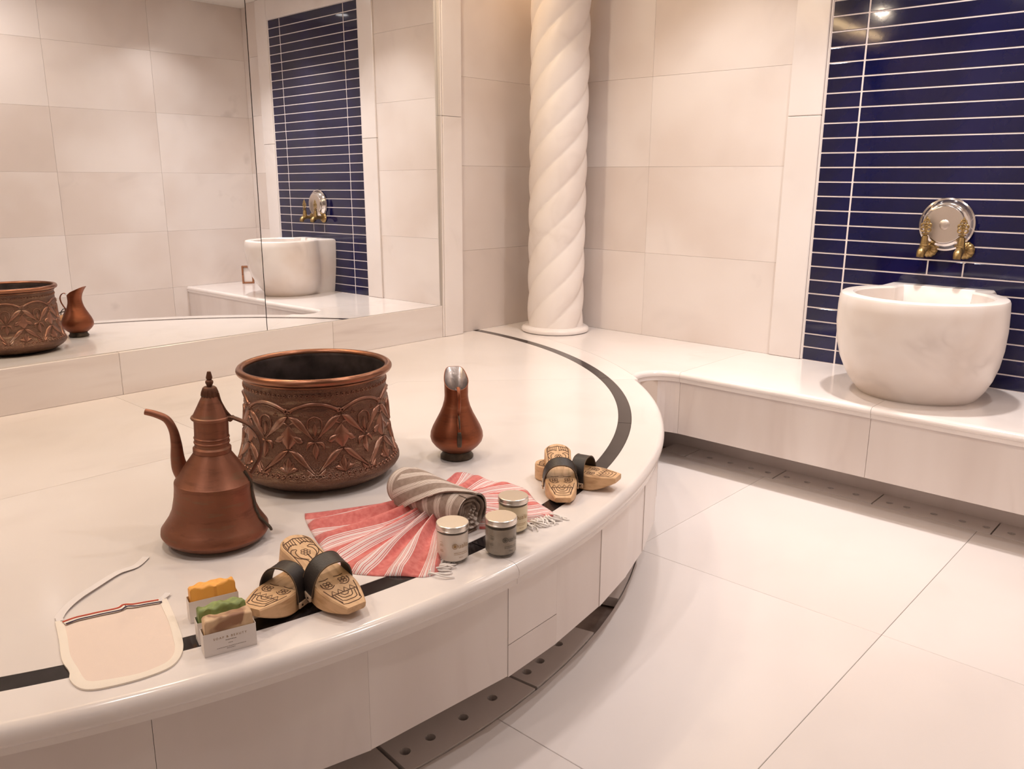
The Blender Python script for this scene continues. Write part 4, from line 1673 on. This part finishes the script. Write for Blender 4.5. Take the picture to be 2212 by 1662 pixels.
# band between the stripes and the two stripes, waving with the cloth
sp_ = spline(st, 5)
ribbon(sp_, .018, .0054, HEM, 'cuff_band', mt)
ribbon([(x - .0006, y + .0052) for x, y in sp_],   .0048, .0062, RED, 'red_stripe', mt)
ribbon([(x + .0012, y - .0085) for x, y in sp_], .0044, .0058, NAVY, 'navy_stripe', mt)
lp = spline([(-3.997, -1.962), (-3.990, -1.94), (-3.965, -1.912), (-3.928, -1.884), (-3.878, -1.856), (-3.806, -1.818), (-3.757, -1.812), (-3.712, -1.776)], 6)
ribbon(lp, lambda t: .012 if t < .1 else .0155, lambda t: .0022 + .003 * math.sin(PI * min(1, t * 1.0)) ** 2, RIBBON, 'ribbon_loop', mt)
ribbon([(-3.803, -2.040), (-3.792, -2.034), (-3.780, -2.028), (-3.768, -2.018)], .012, .0045, RIBBON, 'ribbon_end', mt)

# ---------------------------------------------------------------- red striped towel, gathered in the middle
tw = empty('striped_towel', V(-3.0, -2.13, 0))
tag(tw, 'coral and white striped cotton towel gathered in the middle and fanned out', 'towel')


def T(x, y, z=0.0):
    return Vector(((x + 3.0) * S, (y + 2.13) * S, z))


def fan(outer, inner, nfold, amp0, amp1, name, u0, u1, seed):
    r = random.Random(seed)
    oc = spline(outer, 16)
    m_ = len(oc)
    # resample by arc length
    L = [0]
    for a, b in zip(oc, oc[1:]):
        L.append(L[-1] + math.hypot(b[0] - a[0], b[1] - a[1]))
    nv = 150
    O = []
    for k in range(nv + 1):
        s = L[-1] * k / nv
        i = max(j for j in range(m_) if L[j] <= s + 1e-9)
        i = min(i, m_ - 2)
        t = (s - L[i]) / max(1e-9, L[i + 1] - L[i])
        O.append((oc[i][0] + (oc[i + 1][0] - oc[i][0]) * t, oc[i][1] + (oc[i + 1][1] - oc[i][1]) * t))
    nu = 40
    vs, uv = [], []
    ph = [r.uniform(0, 6.28) for _ in range(4)]
    for i in range(nu + 1):
        u = i / nu
        for k in range(nv + 1):
            v = k / nv
            ix = inner[0][0] + (inner[1][0] - inner[0][0]) * v
            iy = inner[0][1] + (inner[1][1] - inner[0][1]) * v
            bow = .014 * math.sin(PI * u) * math.sin(v * 9 + ph[3])
            x = ix + (O[k][0] - ix) * u
            y = iy + (O[k][1] - iy) * u + bow
            amp = amp0 * (1 - u) ** 1.2 + amp1 * (u ** .5)
            f = math.sin(2 * PI * nfold * v + ph[0] + .7 * math.sin(5 * v + ph[1]))
            fold = (.5 + .5 * f) * amp + .004 * math.sin(2 * PI * v * 2.3 + ph[2]) * u * (1 - u) * 2
            base = .0015 + .020 * (1 - u) ** 2
            edge = min(1.0, min(u * 0 + 1, (1 - u) * 14 + .12), v * 18 + .1, (1 - v) * 18 + .1)
            vs.append(T(x, y, max(.0012, base + (fold) * edge)))
            uv.append((u0 + (u1 - u0) * v + .012 * math.sin(6 * u + 9 * v), u))
    w = nv + 1
    fs = []
    for i in range(nu):
        for k in range(nv):
            a = i * w + k
            fs.append([a, a + 1, a + w + 1, a + w])
    # thickness: lower skirt round the border so that the cloth is closed to the slab
    per = [k for k in range(w)] + [i * w + nv for i in range(1, nu + 1)] + [nu * w + k for k in range(nv - 1, -1, -1)] + [i * w for i in range(nu - 1, 0, -1)]
    n0 = len(vs)
    for p in per:
        vs.append(Vector((vs[p].x, vs[p].y, .0003)))
        uv.append(uv[p])
    q = len(per)
    for i in range(q):
        fs.append([per[i], per[(i + 1) % q], n0 + (i + 1) % q, n0 + i])
    return obj(name, vs, fs, PINK, tw, smooth=True, uvs=uv)


fan([(-3.250, -1.832), (-3.283, -1.889), (-3.347, -2.046), (-3.396, -2.215), (-3.368, -2.296), (-3.312, -2.361), (-3.272, -2.410), (-3.222, -2.405), (-3.17, -2.345)],
    [(-3.000, -2.035), (-3.035, -2.245)], 7.0, .022, .015, 'fanned_half', 0.0, 1.0, 4)
fan([(-2.80, -1.952), (-2.700, -1.925), (-2.656, -1.923), (-2.654, -2.044), (-2.628, -2.160), (-2.668, -2.24), (-2.700, -2.300), (-2.735, -2.388), (-2.83, -2.375), (-2.925, -2.335)],
    [(-2.985, -2.03), (-3.005, -2.235)], 7.0, .022, .013, 'fanned_half', 0.0, 1.0, 11)


def tassels(a, b, n, d, seed, ln=.045):
    r = random.Random(seed)
    for k in range(n):
        t = (k + .5) / n
        x, y = a[0] + (b[0] - a[0]) * t, a[1] + (b[1] - a[1]) * t
        p0 = T(x, y, .0035 + r.uniform(0, .006))
        dd = Vector((d[0] + r.uniform(-.5, .5), d[1] + r.uniform(-.5, .5), 0)).normalized()
        side = Vector((-dd.y, dd.x, 0))
        pts = []
        l = ln * r.uniform(.75, 1.15)
        for i in range(8):
            q = i / 7
            pts.append(p0 + dd * l * q + side * .007 * math.sin(q * 6 + k * 1.7) * q + Vector((0, 0, -(p0.z - .002) * q ** .6 + .003 * math.sin(q * PI) * (k % 3))))
        obj('tassel', *tube_data(pts, [.0013, .0021, .0017, .0021, .0017, .0021, .0018, .0010], 7), FRINGE, tw, smooth=True)


tassels((-3.268, -2.408), (-3.165, -2.345), 34, (.80, -.40), 3, .052)
tassels((-2.742, -2.385), (-2.860, -2.372), 26, (-.10, -1.0), 5, .046)

# ---------------------------------------------------------------- rolled taupe towel on top
ra, rb = V(-3.010, -1.985, .075), V(-3.003, -2.300, .062)
rl = empty('rolled_towel', ((ra + rb) / 2).xy.to_3d() + Vector((0, 0, ZP)))
tag(rl, 'taupe and white striped towel rolled up and laid across the coral towel', 'towel')
ax = (rb - ra)
LR = ax.length
t_ = ax.normalized()
n1 = Vector((0, 0, 1)) - t_ * t_.z
n1.normalize()
n2 = t_.cross(n1)                     # n1 up, n2 sideways
base0 = ra - rl.location
RR = .0475


def rollpt(s, th, r):
    return base0 + t_ * (s * LR) + n1 * (r * math.sin(th)) + n2 * (r * math.cos(th))


def taper(s):
    if s < .10:
        return .60 + .40 * math.sqrt(max(0, 1 - ((.10 - s) / .10) ** 2))
    return 1.0 - .05 * (s - .1)


vs, fs, uv = [], [], []
ns, na = 60, 72
for i in range(ns + 1):
    s = i / ns
    for k in range(na + 1):
        th = 2 * PI * k / na
        r = RR * taper(s) * (1 + .018 * math.sin(3 * th + 5 * s) + .012 * math.sin(9 * s + th))
        vs.append(rollpt(s, th, r))
        uv.append((s * 6.4 + .06 * math.sin(th) + .10 * math.sin(2 * th), th / 6.28))
w = na + 1
for i in range(ns):
    for k in range(na):
        fs.append([i * w + k, i * w + k + 1, (i + 1) * w + k + 1, (i + 1) * w + k])
n0 = len(vs)                          # rounded far end
for j, (ds, q) in enumerate(((-.016, .85), (-.026, .5))):
    for k in range(na + 1):
        th = 2 * PI * k / na
        vs.append(rollpt(ds, th, RR * .60 * q))
        uv.append((ds * 5.4, th / 6.28))
for k in range(na):
    fs.append([k, k + 1, n0 + k + 1, n0 + k])
    fs.append([n0 + k, n0 + k + 1, n0 + w + k + 1, n0 + w + k])
fs.append([n0 + w + k for k in range(na)])
obj('rolled_cloth', vs, fs, GREY_A, rl, smooth=True, uvs=uv)
# spiral end facing the viewer
vs, fs, uv = [], [], []
turns, nn = 3.6, 130
for i in range(nn + 1):
    q = i / nn
    th = 1.2 + 2 * PI * turns * q
    r = RR * (.94 - .82 * q) * (1 + .03 * math.sin(2 * th))
    sag = .965 - .05 * q + .012 * math.sin(5 * th)
    for (dr, ds) in ((.0026, .90), (.0026, sag + .035), (.0, sag + .047), (-.0026, sag + .035), (-.0026, .90)):
        vs.append(rollpt(ds, th, r + dr))
        uv.append((q * 4.0 if ds > .91 else q * 4.0 + .02, ds))
for i in range(nn):
    for k in range(4):
        fs.append([i * 5 + k, i * 5 + k + 1, (i + 1) * 5 + k + 1, (i + 1) * 5 + k])
obj('spiral_end', vs, fs, GREY_A, rl, smooth=True, uvs=uv)
vs = [rollpt(.955, 2 * PI * k / 40, RR * .93) for k in range(40)]
obj('end_disc', vs, [list(range(40))], GREY_A, rl, uvs=[(0.1, 0.1)] * 40)  # unstriped taupe disc closing the roll behind the spiral
# loose outer flap, its edge running diagonally over the roll
vs, fs, uv = [], [], []
ni, nk = 46, 40
for i in range(ni + 1):
    s = .17 + .83 * i / ni
    lo = -.55 + 2.15 * max(0, (s - .30) / .70) ** .9      # angle of the loose edge
    hi = PI * 1.18
    for k in range(nk + 1):
        q = k / nk
        th = lo + (hi - lo) * q
        r = RR * taper(s) * 1.03 + .0035 + .004 * math.exp(-((q) / .05) ** 2) + .0015 * math.sin(7 * s + 3 * th)
        vs.append(rollpt(s + (.012 if i == ni else 0), th, r))
        uv.append((s * 4.0 - th * 1.15, q))
w = nk + 1
for i in range(ni):
    for k in range(nk):
        fs.append([i * w + k, i * w + k + 1, (i + 1) * w + k + 1, (i + 1) * w + k])
per = [k for k in range(w)] + [i * w + nk for i in range(1, ni + 1)] + [ni * w + k for k in range(nk - 1, -1, -1)] + [i * w for i in range(ni - 1, 0, -1)]
n0 = len(vs)
for p in per:
    s_c = (vs[p] - base0).dot(t_)
    cpt = base0 + t_ * s_c
    d_ = vs[p] - cpt
    vs.append(cpt + d_ * ((d_.length - .0042) / d_.length))
    uv.append(uv[p])
q = len(per)
for i in range(q):
    fs.append([per[i], per[(i + 1) % q], n0 + (i + 1) % q, n0 + i])
obj('loose_flap', vs, fs, GREY_A, rl, smooth=True, uvs=uv, auto=60)
